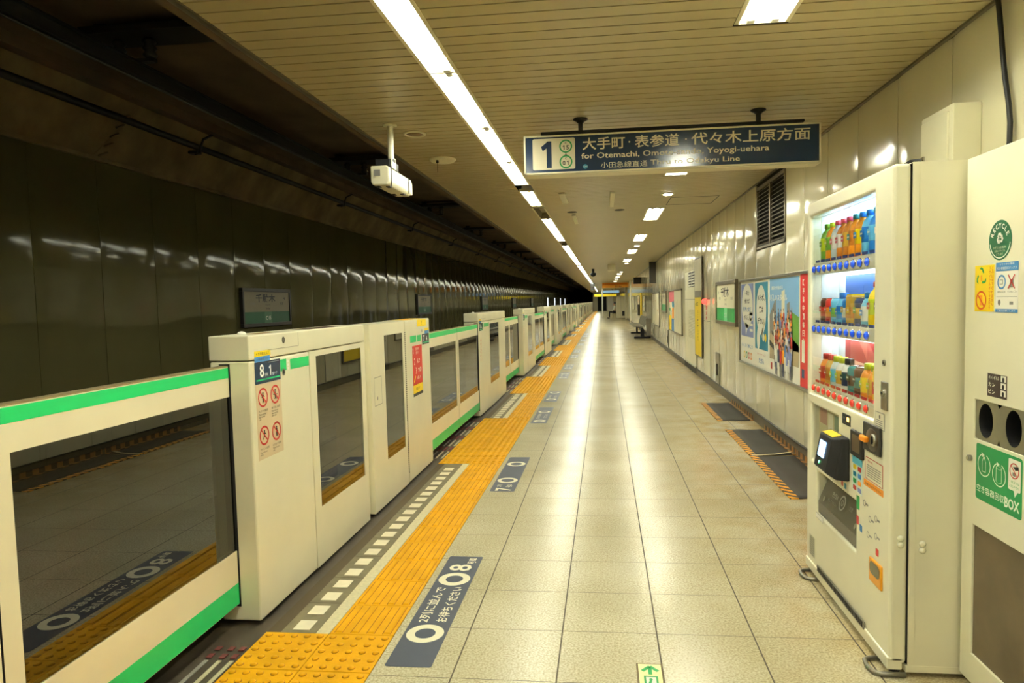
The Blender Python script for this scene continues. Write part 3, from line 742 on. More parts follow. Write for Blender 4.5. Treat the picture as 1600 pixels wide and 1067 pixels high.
# mats with hazard tape
def floor_mat_obj(y0, y1, x0, x1, lab):
    t = thing('floor_mat', lab, 'mat', ((x0+x1)/2, y0, 0), 'charcoal floor mats along the wall')
    a = MB(); n = 14; vs = []
    for i in range(n+1):
        yy = y0+(y1-y0)*i/n; j = .012*math.sin(i*2.1) if 0 < i < n else 0
        for k in range(5):
            xx = x0+(x1-x0)*k/4; vs.append((xx, yy+(.02*math.sin(k*2) if i in (0, n) else 0), .004+.0025*math.sin(i*.9+k*.6)))
    a.add(vs, [(i*5+k, i*5+k+1, (i+1)*5+k+1, (i+1)*5+k) for i in range(n) for k in range(4)], MAT_R, True)
    o = a.build('sheet', t); sm = o.modifiers.new('s', 'SOLIDIFY'); sm.thickness = .003; sm.offset = -1
    a = MB(); a.box(x0-.065, y0, .0012, x0+.002, y1, .0085, TAPE); a.build('edge_tape', t, label='yellow and black tape on the platform side')
    a = MB(); a.box(XW-.055, y0, .0012, XW-.026, y1, .010, TAPE2); a.box(XW-.026, y0, .0012, XW-.0245, y1, .06, TAPE2); a.build('wall_tape', t, label='worn brown tape on the wall side')
floor_mat_obj(8.26, 9.68, 1.385, XW-.05, 'farthest of the three charcoal floor mats beside the wall')
floor_mat_obj(6.44, 7.70, 1.375, XW-.05, 'middle of the three charcoal floor mats beside the wall')
floor_mat_obj(5.03, 6.40, 1.375, XW-.05, 'nearest charcoal floor mat, partly behind the vending machine')
a = MB(); a.add([(1.33, 6.395, .0105), (1.33, 6.435, .0105), (1.55, 6.46, .0125), (1.71, 6.55, .0125), (1.71, 6.515, .0125), (1.55, 6.425, .0125)], [(0, 1, 2, 5), (5, 2, 3, 4)], mat('torn_white_tape', (196, 180, 140), .6)); o = a.build('tape_strip'); o.modifiers.new('s', 'SOLIDIFY').thickness = .001
tag(recenter(o), 'torn pale tape across the joint between the two nearest mats', 'tape')

# ------------------------------------------------------------------ ceiling hung things, left side
t = thing('ceiling_speaker', 'round flush ceiling speaker with pale rim, nearest the camera', 'speaker', (-1.40, 5.12, ZC))
a = MB(); a.lathe([(.085, ZC-.002), (.083, ZC-.012), (.066, ZC-.012), (.066, ZC-.002)], CREAMP, (-1.4, 5.12, 0), n=28); a.build('rim', t)
a = MB(); a.lathe([(.066, ZC-.001), (.066, ZC-.005)], mat('speaker_mesh', (120, 98, 58), .7), (-1.4, 5.12, 0), n=24); a.build('mesh_grille', t)
t = thing('ceiling_dome_fitting', 'pale round disc fitting with a thin hanging wire on the ceiling', 'ceiling fitting', (-1.41, 6.06, ZC))
a = MB(); a.lathe([(.118, ZC-.001), (.118, ZC-.012), (.10, ZC-.026), (.02, ZC-.03)], CREAMP, (-1.41, 6.06, 0), n=28); a.build('disc', t)
a = MB(); a.cyl((-1.44, 5.98, ZC-.024), (-1.44, 5.98, ZC-.05), .012, BLACK, n=10); a.cyl((-1.44, 5.98, ZC-.05), (-1.44, 5.98, ZC-.13), .0018, BLACK, n=6); a.build('wire', t)
# surveillance camera housing on a pole
t = thing('platform_camera', 'boxy ivory camera housing on a ceiling pole, pointing down the track side', 'camera', (-1.51, 4.85, ZC))
a = MB(); a.cyl((-1.507, 4.85, ZC), (-1.507, 4.85, 2.50), .022, IVORY, n=16); a.lathe([(.05, ZC), (.05, ZC-.008), (.026, ZC-.014)], IVORY, (-1.507, 4.85, 0), n=18); a.build('pole', t)
hb = MB(); v = []
for (yy, dz) in ((4.72, 0), (5.28, .0)):
    for (x, z) in ((-1.62, 2.445), (-1.50, 2.445), (-1.485, 2.43), (-1.485, 2.335), (-1.50, 2.31), (-1.605, 2.31), (-1.62, 2.33)): v.append((x, yy, z+dz))
hb.add(v, [tuple(range(7))[::-1], tuple(range(7, 14))]+[(i, (i+1) % 7, 7+(i+1) % 7, 7+i) for i in range(7)], IVORY); hb.build('case', t, bevel=.010)
a = MB(); a.add([(-1.62, 5.285, 2.44), (-1.49, 5.285, 2.44), (-1.49, 5.285, 2.32), (-1.62, 5.285, 2.32), (-1.60, 5.38, 2.42), (-1.505, 5.38, 2.42), (-1.505, 5.38, 2.335), (-1.60, 5.38, 2.335)], [(0, 1, 2, 3), (4, 5, 6, 7), (0, 1, 5, 4), (1, 2, 6, 5), (2, 3, 7, 6), (3, 0, 4, 7)], IVORY); a.build('hood', t, bevel=.004)
a = MB(); a.box(-1.495, 4.80, 2.445, -1.487, 4.90, 2.52, IVORY); a.box(-1.60, 4.78, 2.447, -1.50, 5.0, 2.50, BLACK); a.box(-1.53, 4.82, 2.49, -1.485, 4.88, 2.51, BLACK); a.build('bracket', t)
f = Fr((-1.62, 4.709, 2.31), (1, 0, 0), FZ); f.rect(.03, .06, .075, .105, GREYP, 1); f.build('badge', t)
a = MB(); a.box(-1.486, 4.765, 2.30, -1.481, 4.772, 2.45, BLACK); a.box(-1.486, 5.2, 2.32, -1.481, 5.206, 2.44, BLACK)
for (p, q) in ((-1.60, 4.76), (-1.53, 4.78), (-1.60, 5.12), (-1.53, 5.12)): a.box(p, q, 2.304, p+.03, q+.05, 2.31, BLACK)
a.build('strap', t)
def small_box(name, x0, y0, z0, x1, y1, z1, mt, lab, cat, bev=.006, grp=None):
    a = MB(); a.box(x0, y0, z0, x1, y1, z1, mt); o = recenter(a.build(name, bevel=bev)); return tag(o, lab, cat, grp)
# small ceiling fittings beyond the sign
small_box('junction_cover', -.52, 8.2, ZC-.02, -.44, 9.0, ZC-.001, CREAMP, 'slim pale strip cover on the ceiling, left of three', 'ceiling fitting')
small_box('junction_cover', .09, 8.3, ZC-.02, .15, 9.5, ZC-.001, CREAMP, 'slim pale strip cover on the ceiling, beside the downlight', 'ceiling fitting')
small_box('junction_cover', -.46, 10.3, ZC-.02, -.40, 11.4, ZC-.001, CREAMP, 'slim pale strip cover on the ceiling, farthest of three', 'ceiling fitting')
for i, (x, yy) in enumerate(((-.44, 10.0), (.24, 9.95))):
    a = MB(); a.lathe([(.07, ZC-.001), (.07, ZC-.006), (.058, ZC-.006), (.05, ZC-.001)], DKGREY, (x, yy, 0), n=20); tag(recenter(a.build('sprinkler_ring')), 'thin dark ring fitting in the ceiling, '+('left' if i == 0 else 'right')+' one of the pair beyond the hanging sign', 'ceiling fitting')
a = MB()
for (p, q, r_, s2) in ((.86, 8.93, 1.47, 8.945), (.86, 9.6, 1.47, 9.615), (.86, 8.93, .872, 9.61), (1.458, 8.93, 1.47, 9.61)): a.box(p, q, ZC-.003, r_, s2, ZC-.0005, DKGREY)
tag(recenter(a.build('ceiling_hatch')), 'dark outlined access hatch in the ceiling near the wall', 'hatch')
a = MB(); a.cyl((-.42, 27.7, ZC-.001), (-.42, 27.7, ZC-.16), .05, DKGREY, n=16); a.lathe([(.10, ZC-.16), (.12, ZC-.2), (.10, ZC-.27), (.04, ZC-.31)], BLACK, (-.42, 27.7, 0), n=18)
tag(recenter(a.build('dome_camera')), 'dark dome camera hanging from the ceiling far down the platform', 'camera')
small_box('ceiling_box', .15, 24.7, ZC-.22, .42, 25.1, ZC-.001, IVORY, 'pale square box hanging from the ceiling far down', 'ceiling fitting')
small_box('hanging_monitor', -.98, 50.0, 2.25, -.66, 50.3, ZC-.001, BLACK, 'black box hung under the left row of lights far away', 'monitor')

# ------------------------------------------------------------------ hanging direction sign
YS = 4.9
t = thing('hanging_direction_sign', 'long navy hanging platform 1 sign for Otemachi under the ceiling', 'sign', (.47, YS, ZC))
SX0, SX1, SZ0, SZ1 = -.548, 1.478, 2.366, 2.635
a = MB(); a.box(SX0, YS, SZ0, SX1, YS+.13, SZ1, GREY); a.build('casing', t, bevel=.004)
a = MB(); e = .012
for (p, q, r_, s2) in ((SX0, SZ0, SX1, SZ0+e), (SX0, SZ1-e, SX1, SZ1), (SX0, SZ0, SX0+e, SZ1), (SX1-e, SZ0, SX1, SZ1)): a.box(p, YS-.010, q, r_, YS, s2, CREAMP)
a.box(SX0+.004, YS, SZ0-.006, SX1-.004, YS+.13, SZ0, CREAMP)
a.build('frame', t, bevel=.002)
a = MB(); a.box(SX0+e, YS-.005, SZ0+e, SX1-e, YS-.0005, SZ1-e, NAVY); a.build('face', t)
WS = SX1-SX0; HS = SZ1-SZ0
f = Fr((SX0, YS-.0052, SZ0), (1, 0, 0), FZ)
def sx(px): return (px-818)/(1283-818)*WS
SC = mat('sign_cream', (226, 218, 188), .3)
f.rrect(sx(832), .03, sx(901), HS-.022, .012, SC, 1)
f.one(sx(856), HS*.5, .185, NAVY, 2)
for (zz, n_) in ((HS*.70, '15'), (HS*.30, '01')):
    f.ring(sx(886), zz, .036, .046, GRN, 2, n=30); f.text(n_[0] if n_[0] != '1' else '', sx(886)-.014, zz-.008, .032, BLK, l=2, bold=.02) if n_[0] != '1' else f.one(sx(886)-.014, zz-.008, .032, BLK, 2); (f.text(n_[1], sx(886)+.013, zz-.008, .032, BLK, l=2, bold=.02) if n_[1] != '1' else f.one(sx(886)+.013, zz-.008, .032, BLK, 2)); f.text('C', sx(886), zz+.022, .014, BLK, l=2, bold=.02)
f.bar((sx(886), HS*.53), (sx(886), HS*.47), .006, BLK, 2); f.poly([(sx(886)-.012, HS*.485), (sx(886)+.012, HS*.485), (sx(886), HS*.455)], BLK, 2)
f.text('大手町', (sx(911)+sx(983))/2, HS*.735, .085, SC, w=sx(979)-sx(911), bold=.012)
f.ell(sx(988), HS*.735, .006, .006, SC, 2, n=10)
f.text('表参道', (sx(995)+sx(1068))/2, HS*.735, .085, SC, w=sx(1066)-sx(996), bold=.012)
f.ell(sx(1077), HS*.735, .006, .006, SC, 2, n=10)
f.text('代々木上原方面', (sx(1085)+sx(1267))/2, HS*.735, .085, SC, w=sx(1267)-sx(1085), bold=.012)
f.text('for Otemachi, Omote-sando, Yoyogi-uehara', sx(911), HS*.405, .052, SC, w=sx(1205)-sx(911), al='l', bold=.015)
f.ell(sx(917), HS*.155, .017, .017, TEAL, 2, n=20); f.text('OH', sx(917), HS*.155, .013, WHITE, l=3)
f.text('小田急線直通', sx(942), HS*.17, .042, SC, w=sx(1016)-sx(942), al='l'); f.text('Thru to Odakyu Line', sx(1021), HS*.17, .045, SC, w=sx(1160)-sx(1021), al='l', bold=.01)
f.build('lettering', t)
a = MB(); a.box(-.43, YS+.03, SZ1+.018, 1.38, YS+.09, SZ1+.034, BLACK); a.build('hanger_rail', t)
for x in (-.147, 1.08):
    a = MB(); a.cyl((x, YS+.06, SZ1+.03), (x, YS+.06, ZC-.02), .017, DKGREY, n=14); a.lathe([(.052, ZC-.001), (.052, ZC-.008), (.03, ZC-.02), (.02, ZC-.03)], DKGREY, (x, YS+.06, 0), n=20); a.build('hanger_rod', t)
    for dz in (0,): 
        a = MB(); a.box(x-.02, YS+.04, SZ1, x+.02, YS+.08, SZ1+.018, BLACK); a.build('rod_foot', t)

# ------------------------------------------------------------------ things on the right wall
NU = (0, -1, 0)
# louvred vent
t = thing('louvred_vent', 'large dark louvred air vent high in the cream wall', 'vent', (XW, 7.5, 2.0))
a = MB()
for (p, q, r_, s2) in ((6.90, 2.0, 8.14, 2.03), (6.90, 2.665, 8.14, 2.70), (6.90, 2.0, 6.93, 2.70), (8.11, 2.0, 8.14, 2.70), (7.50, 2.0, 7.55, 2.70)): a.box(XW-.012, p, q, XW+.018, r_, s2, ALU)
a.build('frame', t, bevel=.003)
for (p, r_) in ((6.93, 7.50), (7.55, 8.11)):
    a = MB()
    for i in range(15):
        z = 2.04+i*.0425; a.add([(XW-.008, p, z), (XW-.008, r_, z), (XW+.016, r_, z+.022), (XW+.016, p, z+.022), (XW-.008, p, z+.003), (XW-.008, r_, z+.003), (XW+.016, r_, z+.025), (XW+.016, p, z+.025)], [(0, 1, 2, 3), (4, 5, 6, 7), (0, 1, 5, 4), (2, 3, 7, 6), (0, 3, 7, 4), (1, 2, 6, 5)], ALU)
    a.build('louvre_blades', t)
# poster board with four posters
t = thing('poster_board', 'wide silver framed poster board beside the vending machine', 'poster board', (XW, 7.2, .63))
PY0, PY1, PZ0, PZ1 = 5.1, 9.10, .625, 1.685
a = MB(); e = .028
for (p, q, r_, s2) in ((PY0, PZ0, PY1, PZ0+e), (PY0, PZ1-e, PY1, PZ1), (PY0, PZ0, PY0+e, PZ1), (PY1-e, PZ0, PY1, PZ1)): a.box(XW-.030, p, q, XW-.003, r_, s2, STEEL)
a.box(XW-.010, PY0+e, PZ0+e, XW-.004, PY1-e, PZ1-e, WHITE); a.build('frame', t, bevel=.003)
def poster(ya, yb, name='poster', label=None):   # ya > yb ; returns frame with origin at lower left seen from platform
    f = Fr((XW-.0105, ya, PZ0+e), NU, FZ); f.w = ya-yb; f.h = PZ1-PZ0-2*e; return f
f = poster(9.05, 8.28); W2, H2 = f.w, f.h
f.rect(.01, .01, W2-.01, H2-.01, WHITE, 1); f.rect(.03, .33, W2-.03, H2-.03, LILAC, 2); f.ell(W2*.5, H2*.70, W2*.42, H2*.27, WHITE, 3); f.poly([(W2*.35, H2*.5), (W2*.6, H2*.47), (W2*.40, H2*.34)], WHITE, 3)
for i, s in enumerate(('一駅分', '歩けば', '健康と笑顔', 'がふえる')): f.text(s, W2*.5, H2*(.86-.10*i), .062, BLK if i != 2 else BLUE, w=W2*(.32, .36, .62, .5)[i], l=4, bold=.02)
for i in range(4): f.rrect(W2*.70, .40+i*.065, W2*.92, .43+i*.065, .012, WHITE, 3)
f.text('らくらく歩こう', W2*.5, .215, .05, BLUE, w=W2*.8, l=2, bold=.02)
for i, c in enumerate((YEL, GRN, RED, ORANGE)): f.ring(.22+.13*i, .10, .025, .045, c, 2, n=16)
f.build('poster', t, 'periwinkle poster with a white speech bubble')
f = poster(8.25, 7.56); W2, H2 = f.w, f.h
f.rect(.01, .01, W2-.01, H2-.01, WHITE, 1); f.rect(.03, .22, W2-.03, H2-.03, TEAL, 2); f.ell(W2*.5, H2*.66, W2*.35, H2*.28, WHITE, 3, n=32); f.poly([(W2*.55, H2*.45), (W2*.68, H2*.48), (W2*.50, H2*.33)], WHITE, 3)
for i, s in enumerate(('メトポ、', '実は', 'デカい。')): f.text(s, W2*.5, H2*(.80-.13*i), .075, BLK, w=W2*(.5, .3, .5)[i], l=4, bold=.03)
for (x, z, c) in ((.70, .52, CREAMP), (.66, .36, CREAMP), (.80, .36, YEL)): f.ell(W2*x, H2*z, W2*.07, .045, c, 4)
f.ell(W2*.30, .34, W2*.11, .13, WHITE, 4); f.text('たまる', W2*.5, .09, .06, BLUE, w=W2*.35, l=2, bold=.03); f.text('ポイントサービス', W2*.5, .165, .022, RED, w=W2*.6, l=2)
f.build('poster', t, 'teal poster with a white speech bubble')
f = poster(7.52, 6.40); W2, H2 = f.w, f.h
f.rect(0, 0, W2, H2, WHITE, 1); f.rect(.01, .16, W2-.01, H2-.01, mat('print_sky', (120, 170, 214), .45), 2)
f.poly([(.01, .62), (.28, .80), (.28, .30), (.01, .24)], GREYP, 3); f.poly([(.5, .60), (.62, .60), (.62, .88), (.5, .86)], CREAMP, 3); f.poly([(.70, .55), (.80, .55), (.80, .76), (.70, .74)], GREYP, 3)
f.poly([(.72, .30), (W2-.01, .30), (W2-.01, .62), (.9, .66), (.76, .58)], mat('print_leaf', (96, 150, 50), .5), 4)
f.poly([(.01, .16), (W2-.01, .16), (W2-.01, .36), (.5, .50), (.01, .42)], mat('print_stone', (178, 160, 124), .5), 4); f.poly([(.01, .30), (.45, .20), (.45, .24), (.01, .36)], DKGREY, 5); f.poly([(.1, .42), (.6, .30), (.6, .33), (.1, .46)], DKGREY, 5)
rp = random.Random(3)
denim = mat('print_denim', (58, 66, 92), .5); hair_p = mat('print_hair', (40, 30, 26), .5)
hd = mat('print_skin', (206, 160, 122), .5); lay = 6
for row in range(6):
    for i in range(7-(row > 3)):
        px = .20+i*.105+rp.uniform(-.03, .03)+.03*(row % 2)+.02*row; pz = .64-.075*row+rp.uniform(-.02, .02); sc = .85+.09*row
        c = rp.choice([RED, RED, RED, BLUE, LILAC, WHITE, ORANGE, denim])
        f.poly([(px-.022*sc, pz-.20*sc), (px-.003, pz-.20*sc), (px, pz-.12*sc), (px+.003, pz-.20*sc), (px+.024*sc, pz-.20*sc), (px+.026*sc, pz-.09*sc), (px-.026*sc, pz-.09*sc)], rp.choice([denim, denim, WHITE, GREYP]), lay)
        f.poly([(px-.024*sc, pz-.10*sc), (px+.024*sc, pz-.10*sc), (px+.034*sc, pz-.01), (px+.012*sc, pz+.004), (px-.012*sc, pz+.004), (px-.034*sc, pz-.01)], c, lay+1)
        f.ell(px, pz+.026*sc, .017*sc, .022*sc, hd, lay+2, n=10); f.ell(px, pz+.038*sc, .018*sc, .013*sc, hair_p, lay+3, n=8)
        if rp.random() < .4: f.bar((px+.028*sc, pz-.01), (px+.045*sc, pz+.06*sc), .011, c, lay+1); f.ell(px+.046*sc, pz+.066*sc, .009, .010, hd, lay+2, n=8)
    lay += 4
f.build('poster', t, 'photo poster of a crowd in red shirts'); f.mb = MB()
f.text('東京から始まる', .34, .90, .04, WHITE, w=.45, l=12, bold=.02); f.text('新しいスタイル', .40, .80, .07, WHITE, w=.66, l=12, bold=.03)
f.rect(.05, .05, .12, .12, RED, 2); f.text('夢と希望の未来へ', .55, .07, .03, GREYP, w=.5, l=2)
f.build('poster_lettering', t)
f = poster(6.37, 5.2); W2, H2 = f.w, f.h
f.rect(0, 0, W2, H2, mat('poster_red', (206, 26, 30), .45), 1); f.rect(.05, .22, .14, .42, WHITE, 2)
for i, s in enumerate('【募集中】毎日元気'): f.text(s, .10, .93-.075*i, .055, WHITE, w=.06, l=2, bold=.02)
f.rect(.05, .08, .13, .16, mat('deep_blue_print', (28, 70, 110), .5), 2); f.build('poster', t, 'red poster with white vertical writing')
# station boards on this wall
station_board((XW-.035, 10.89, 1.075), NU, 1.60, .635, .034, 'lit station name board with green band on the cream wall', 'station name boards on the cream wall', False, True)
station_board((XW-.035, 21.0, 1.085), NU, 1.45, .61, .034, 'second station name board on the cream wall, farther off', 'station name boards on the cream wall', False, True)
# hydrant cabinet
t = thing('hydrant_cabinet', 'flush cream hydrant cabinet with a red lamp in the wall', 'cabinet', (XW, 12.0, .13))
a = MB(); a.box(XW-.012, 11.62, .14, XW-.002, 12.38, 1.46, IVORY); a.build('body', t)
f = Fr((XW-.0122, 12.38, .14), NU, FZ); W2 = .76
for r_ in ((0, 0, .012, 1.32), (W2-.03, 0, W2, 1.32), (0, 1.305, W2, 1.32), (0, .93, W2, .936), (.15, 0, .158, .93)): f.rect(*r_, DKGREY, 1)
for i, ch in enumerate('消火栓'): f.text(ch, W2*.45, 1.16-.09*i, .075, RED, w=.16, l=1, bold=.03)
f.build('door_seams', t)
a = MB(); a.lathe([(.05, XW-.012), (.05, XW-.03), (.04, XW-.075), (.015, XW-.09)], mat('lit_red_lens', (230, 30, 20), .3, emit=(1, .03, .02), es=2.2), (0, 12.03, 1.41), axis='x', n=18); a.build('red_lamp', t, label='glowing red lamp')
# yellow notice board standing off the wall
t = thing('notice_board', 'tall narrow yellow notice board on the cream wall', 'notice board', (XW, 12.9, .39))
a = MB(); a.box(XW-.042, 12.42, .385, XW-.024, 13.34, 2.22, ALU); a.box(XW-.024, 12.6, .5, XW-.004, 12.66, 2.1, DKGREY); a.box(XW-.024, 13.1, .5, XW-.004, 13.16, 2.1, DKGREY); a.build('board', t, bevel=.003)
f = Fr((XW-.0422, 13.34, .385), NU, FZ); f.rect(.04, .03, .88, 1.10, YEL, 1); f.rect(.04, 1.12, .88, 1.20, GREYP, 1); f.rect(.04, 1.22, .88, 1.80, IVORY, 1)
f.text('←出口', .30, .98, .08, BLK, w=.36, l=2, bold=.02)
for i, ch in enumerate('エレベーターご利用案内'): f.text(ch, .46, .84-.052*i, .04, BLK, w=.09, l=2)
f.build('print', t, 'yellow sheet with black writing')
# grilled service door
t = thing('service_cabinet', 'cream service cabinet with two vents in the wall, left of the yellow board', 'cabinet', (XW, 14.3, .13))
a = MB(); a.box(XW-.014, 13.40, .15, XW-.002, 15.15, 2.02, IVORY); a.build('body', t, bevel=.003)
f = Fr((XW-.0142, 15.15, .15), NU, FZ)
for r_ in ((0, 0, .012, 1.87), (1.738, 0, 1.75, 1.87), (0, 1.30, 1.75, 1.306), (.38, .42, .388, 1.26), (.12, .5, .16, .8), (.06, 1.50, .10, 1.72)): f.rect(*r_, DKGREY, 1)
f.build('door_seams', t)
for (p, q) in ((13.45, 14.0), (14.07, 14.5)):
    a = MB(); a.box(XW-.016, p, 1.70, XW-.014, q, 2.0, BLACK)
    for i in range(5): a.box(XW-.022, p+.02, 1.715+i*.055, XW-.016, q-.02, 1.74+i*.055, WHITE)
    a.build('upper_vent', t)
a = MB(); a.box(XW-.016, 13.42, .68, XW-.014, 14.55, 1.25, mat('grille_dark', (40, 38, 30), .7))
for i in range(19): a.box(XW-.020, 13.42, .69+i*.03, XW-.016, 14.55, .705+i*.03, IVORY)
for i in range(12): a.box(XW-.0205, 13.42+i*.097, .68, XW-.016, 13.455+i*.097, 1.25, IVORY)
a.build('lower_grille', t)
a = MB(); a.box(XW-.03, 13.38, .125, XW-.002, 15.2, .15, STEEL); a.box(XW-.026, 13.38, .02, XW-.019, 15.2, .125, BLACK); a.build('sill_and_recess_shade', t)  # steel sill, with a black strip below painting the shade of the recess
# maps and notices further along
def framed(y_hi, y_lo, z0, z1, label, seedv, name='framed_map', cols=None):
    t = thing(name, label, 'framed poster', (XW, (y_hi+y_lo)/2, z0), 'framed posters farther along the wall')
    e = .03; a = MB()
    for (p, q, r_, s2) in ((y_lo, z0, y_hi, z0+e), (y_lo, z1-e, y_hi, z1), (y_lo, z0, y_lo+e*1.5, z1), (y_hi-e*1.5, z0, y_hi, z1)): a.box(XW-.03, p, q, XW-.003, r_, s2, ALU)
    a.build('frame', t)
    f = Fr((XW-.006, y_hi-.04, z0+.03), NU, FZ); W2, H2 = y_hi-y_lo-.08, z1-z0-.06
    f.rect(0, 0, W2, H2, CREAMP, 1); r = random.Random(seedv)
    for i in range(22):
        p, q = r.uniform(0, W2*.9), r.uniform(.02, H2*.9); c = r.choice(cols or [BLUE, RED, YEL, ORANGE, GREYP, LILAC, GRN, TEAL, GREYP])
        f.rect(p, q, min(W2, p+r.uniform(.04, .35)), min(H2, q+r.uniform(.02, .08)), c, 2+i % 6)
    return t, f, W2, H2
t, f, W2, H2 = framed(18.85, 15.72, .625, 1.70, 'wide framed map with colourful left edge beyond the service cabinet', 1)
f.rect(0, H2*.72, W2*.42, H2, mat('print_rose', (200, 100, 110), .5), 9); f.rect(W2*.25, H2*.60, W2*.42, H2*.74, TEAL, 10); f.rect(0, 0, W2*.2, H2*.38, YEL, 9); f.rect(W2*.2, 0, W2*.4, H2*.3, BLUE, 9); f.rect(W2*.25, H2*.32, W2*.4, H2*.58, ORANGE, 9); f.rect(W2*.45, 0, W2, H2, CREAMP, 8)
for i in range(10): f.bar((W2*(.5+.045*i), .1+.06*(i % 4)), (W2*(.56+.04*i), .8-.05*(i % 3)), .02, (mat('map_tan', (206, 176, 130), .5), GREYP)[i % 2], 9)
f.build('print', t)
t, f, W2, H2 = framed(25.5, 22.1, .58, 1.70, 'framed pale map, second beyond the service cabinet', 2, cols=[GREYP, CREAMP, mat('map_tan', (206, 176, 130), .5), WHITE, WHITE]); f.build('print', t)
for i, (a_, b_, c_, d_) in enumerate(((31.5, 29.8, .95, 1.65), (36.5, 34.5, .8, 1.7), (43, 40.5, .9, 1.7))):
    t, f, W2, H2 = framed(a_, b_, c_, d_, 'small framed notice far down the wall, '+nth(i)+' beyond the bench', 5+i); f.build('print', t)
small_box('yellow_post_sign', XW-.06, 32.6, .5, XW-.002, 33.0, 1.8, YEL, 'thin yellow strip sign on the wall beyond the bench', 'sign')
small_box('extinguisher_box', XW-.12, 34.0, .7, XW-.002, 34.4, 1.25, DKGREY, 'dark narrow wall box beyond the yellow strip', 'wall box')
for i, (p, q, z1) in enumerate(((10.72, 11.06, .61), (19.15, 19.45, .62), (24.5, 24.8, .62))):
    t = thing('steel_wall_plate', 'narrow upright steel plate low on the wall, '+nth(i)+' from the camera', 'wall plate', (XW, (p+q)/2, .13), 'upright steel plates low on the wall')
    a = MB(); a.box(XW-.020, p, .13, XW-.002, q, z1, STEEL); a.build('plate', t, bevel=.004)
    a = MB(); a.box(XW-.034, (p+q)/2-.04, .26, XW-.02, (p+q)/2+.04, .44, DKGREY); a.build('latch', t, bevel=.004)
small_box('blade_sign', XW-.22, 23.6, 2.02, XW-.002, 23.75, 2.74, DKGREY, 'tall dark blade sign sticking out high on the wall', 'sign')
small_box('wall_monitor', XW-.34, 33.2, 2.24, XW-.002, 33.4, 2.55, BLACK, 'black monitor box fixed high on the wall far down', 'monitor')
# high wall cabinet and cable above the machines
t = thing('wall_cabinet', 'cream metal cabinet high on the wall above the vending machine', 'cabinet', (XW, 3.6, 1.75))
a = MB(); a.box(1.632, 3.445, 1.70, XW-.002, 3.765, 2.345, IVORY); a.build('body', t, bevel=.004)
a = MB(); a.box(1.622, 3.480, 1.72, 1.632, 3.748, 2.315, IVORY); a.build('door', t, bevel=.003)
d0 = bpy.data.objects[-1] if False else None
a = MB(); a.box(1.614, 3.70, 2.02, 1.622, 3.728, 2.15, CHROME); a.box(1.606, 3.708, 2.04, 1.614, 3.720, 2.11, STEEL); a.cyl((1.614, 3.714, 2.13), (1.606, 3.714, 2.13), .008, CHROME, n=12); a.build('handle', t, bevel=.002)
a = MB(); a.tube([(1.735, 3.29, 2.748), (1.735, 3.27, 2.65), (1.735, 3.245, 2.5), (1.735, 3.222, 2.38), (1.735, 3.19, 2.26), (1.735, 3.178, 2.18), (1.735, 3.18, 2.10), (1.735, 3.22, 1.98), (1.735, 3.25, 1.8)], .011, BLACK, n=10)
tag(recenter(a.build('power_cable')), 'thick black cable running down the wall behind the recycling box', 'cable')

# bench
t = thing('platform_bench', 'steel bench of perforated seats against the wall far down the platform', 'bench', (1.45, 27, 0))
a = MB(); a.box(1.12, 26.3, .0, 1.74, 26.5, .07, BLACK); a.box(1.36, 26.34, .07, 1.50, 26.46, .36, BLACK); a.build('leg', t, bevel=.01)
a = MB(); a.box(1.15, 30.4, .0, 1.74, 30.52, .06, BLACK); a.box(1.38, 30.42, .06, 1.46, 30.5, .40, BLACK); a.build('leg', t, bevel=.01)
a = MB(); a.box(1.38, 26.2, .34, 1.46, 31, .40, DKGREY); a.build('beam', t)
for i in range(8):
    yy = 26.22+i*.6; a = MB()
    a.add([(1.08, yy, .45), (1.08, yy+.5, .45), (1.52, yy+.5, .42), (1.52, yy, .42), (1.64, yy+.5, .80), (1.64, yy, .80)], [(0, 1, 2, 3), (3, 2, 4, 5)], STEEL); o = a.build('seat', t); o.modifiers.new('s', 'SOLIDIFY').thickness = .02
a = MB(); a.box(1.56, 26.14, .12, 1.74, 26.2, .76, GREY); a.build('end_panel', t, bevel=.006)

# far end of the platform
t = thing('equipment_cabinet', 'tall cream cabinet standing by the wall at the far end', 'cabinet', (1.35, 57, 0))
a = MB(); a.box(1.0, 56.5, .03, 1.72, 57.6, 1.78, IVORY); a.build('body', t, bevel=.01); a = MB(); a.box(1.35, 56.48, .03, 1.36, 56.5, 1.78, DKGREY); a.box(1.45, 56.48, .2, 1.65, 56.5, .6, DKGREY); a.build('vent_panel', t)
t = thing('overhead_exit_sign', 'wide orange-yellow overhead exit sign at the far end of the platform', 'sign', (.9, 50, ZC))
a = MB(); a.box(-.12, 50, 2.40, 1.74, 50.3, ZC-.002, mat('orange_sign_casing', (226, 150, 30), .5, emit=(1, .5, .05), es=.03)); a.build('casing', t, bevel=.01)
f = Fr((-.12, 49.995, 2.40), (1, 0, 0), FZ); f.rect(.05, .20, 1.8, .33, mat('orange_band', (214, 120, 20), .5), 1); f.text('出口 Exit', 1.15, .10, .12, BLK, l=2, bold=.02); f.build('lettering', t)
t = thing('far_direction_sign', 'bluish lit hanging sign beneath the orange sign, far away', 'sign', (.5, 62, ZC))
a = MB(); a.box(-.25, 62, 2.16, 1.35, 62.2, 2.40, mat('lit_blue_sign', (110, 150, 170), .4, emit=(.5, .8, 1), es=.15)); a.build('face', t); a = MB(); a.cyl((.1, 62.1, 2.4), (.1, 62.1, ZC), .02, DKGREY); a.cyl((1.0, 62.1, 2.4), (1.0, 62.1, ZC), .02, DKGREY); a.build('hanger_rod', t)
t = thing('far_yellow_sign', 'yellow lit hanging sign at the end of the left lamp row', 'sign', (-.2, 78, ZC))
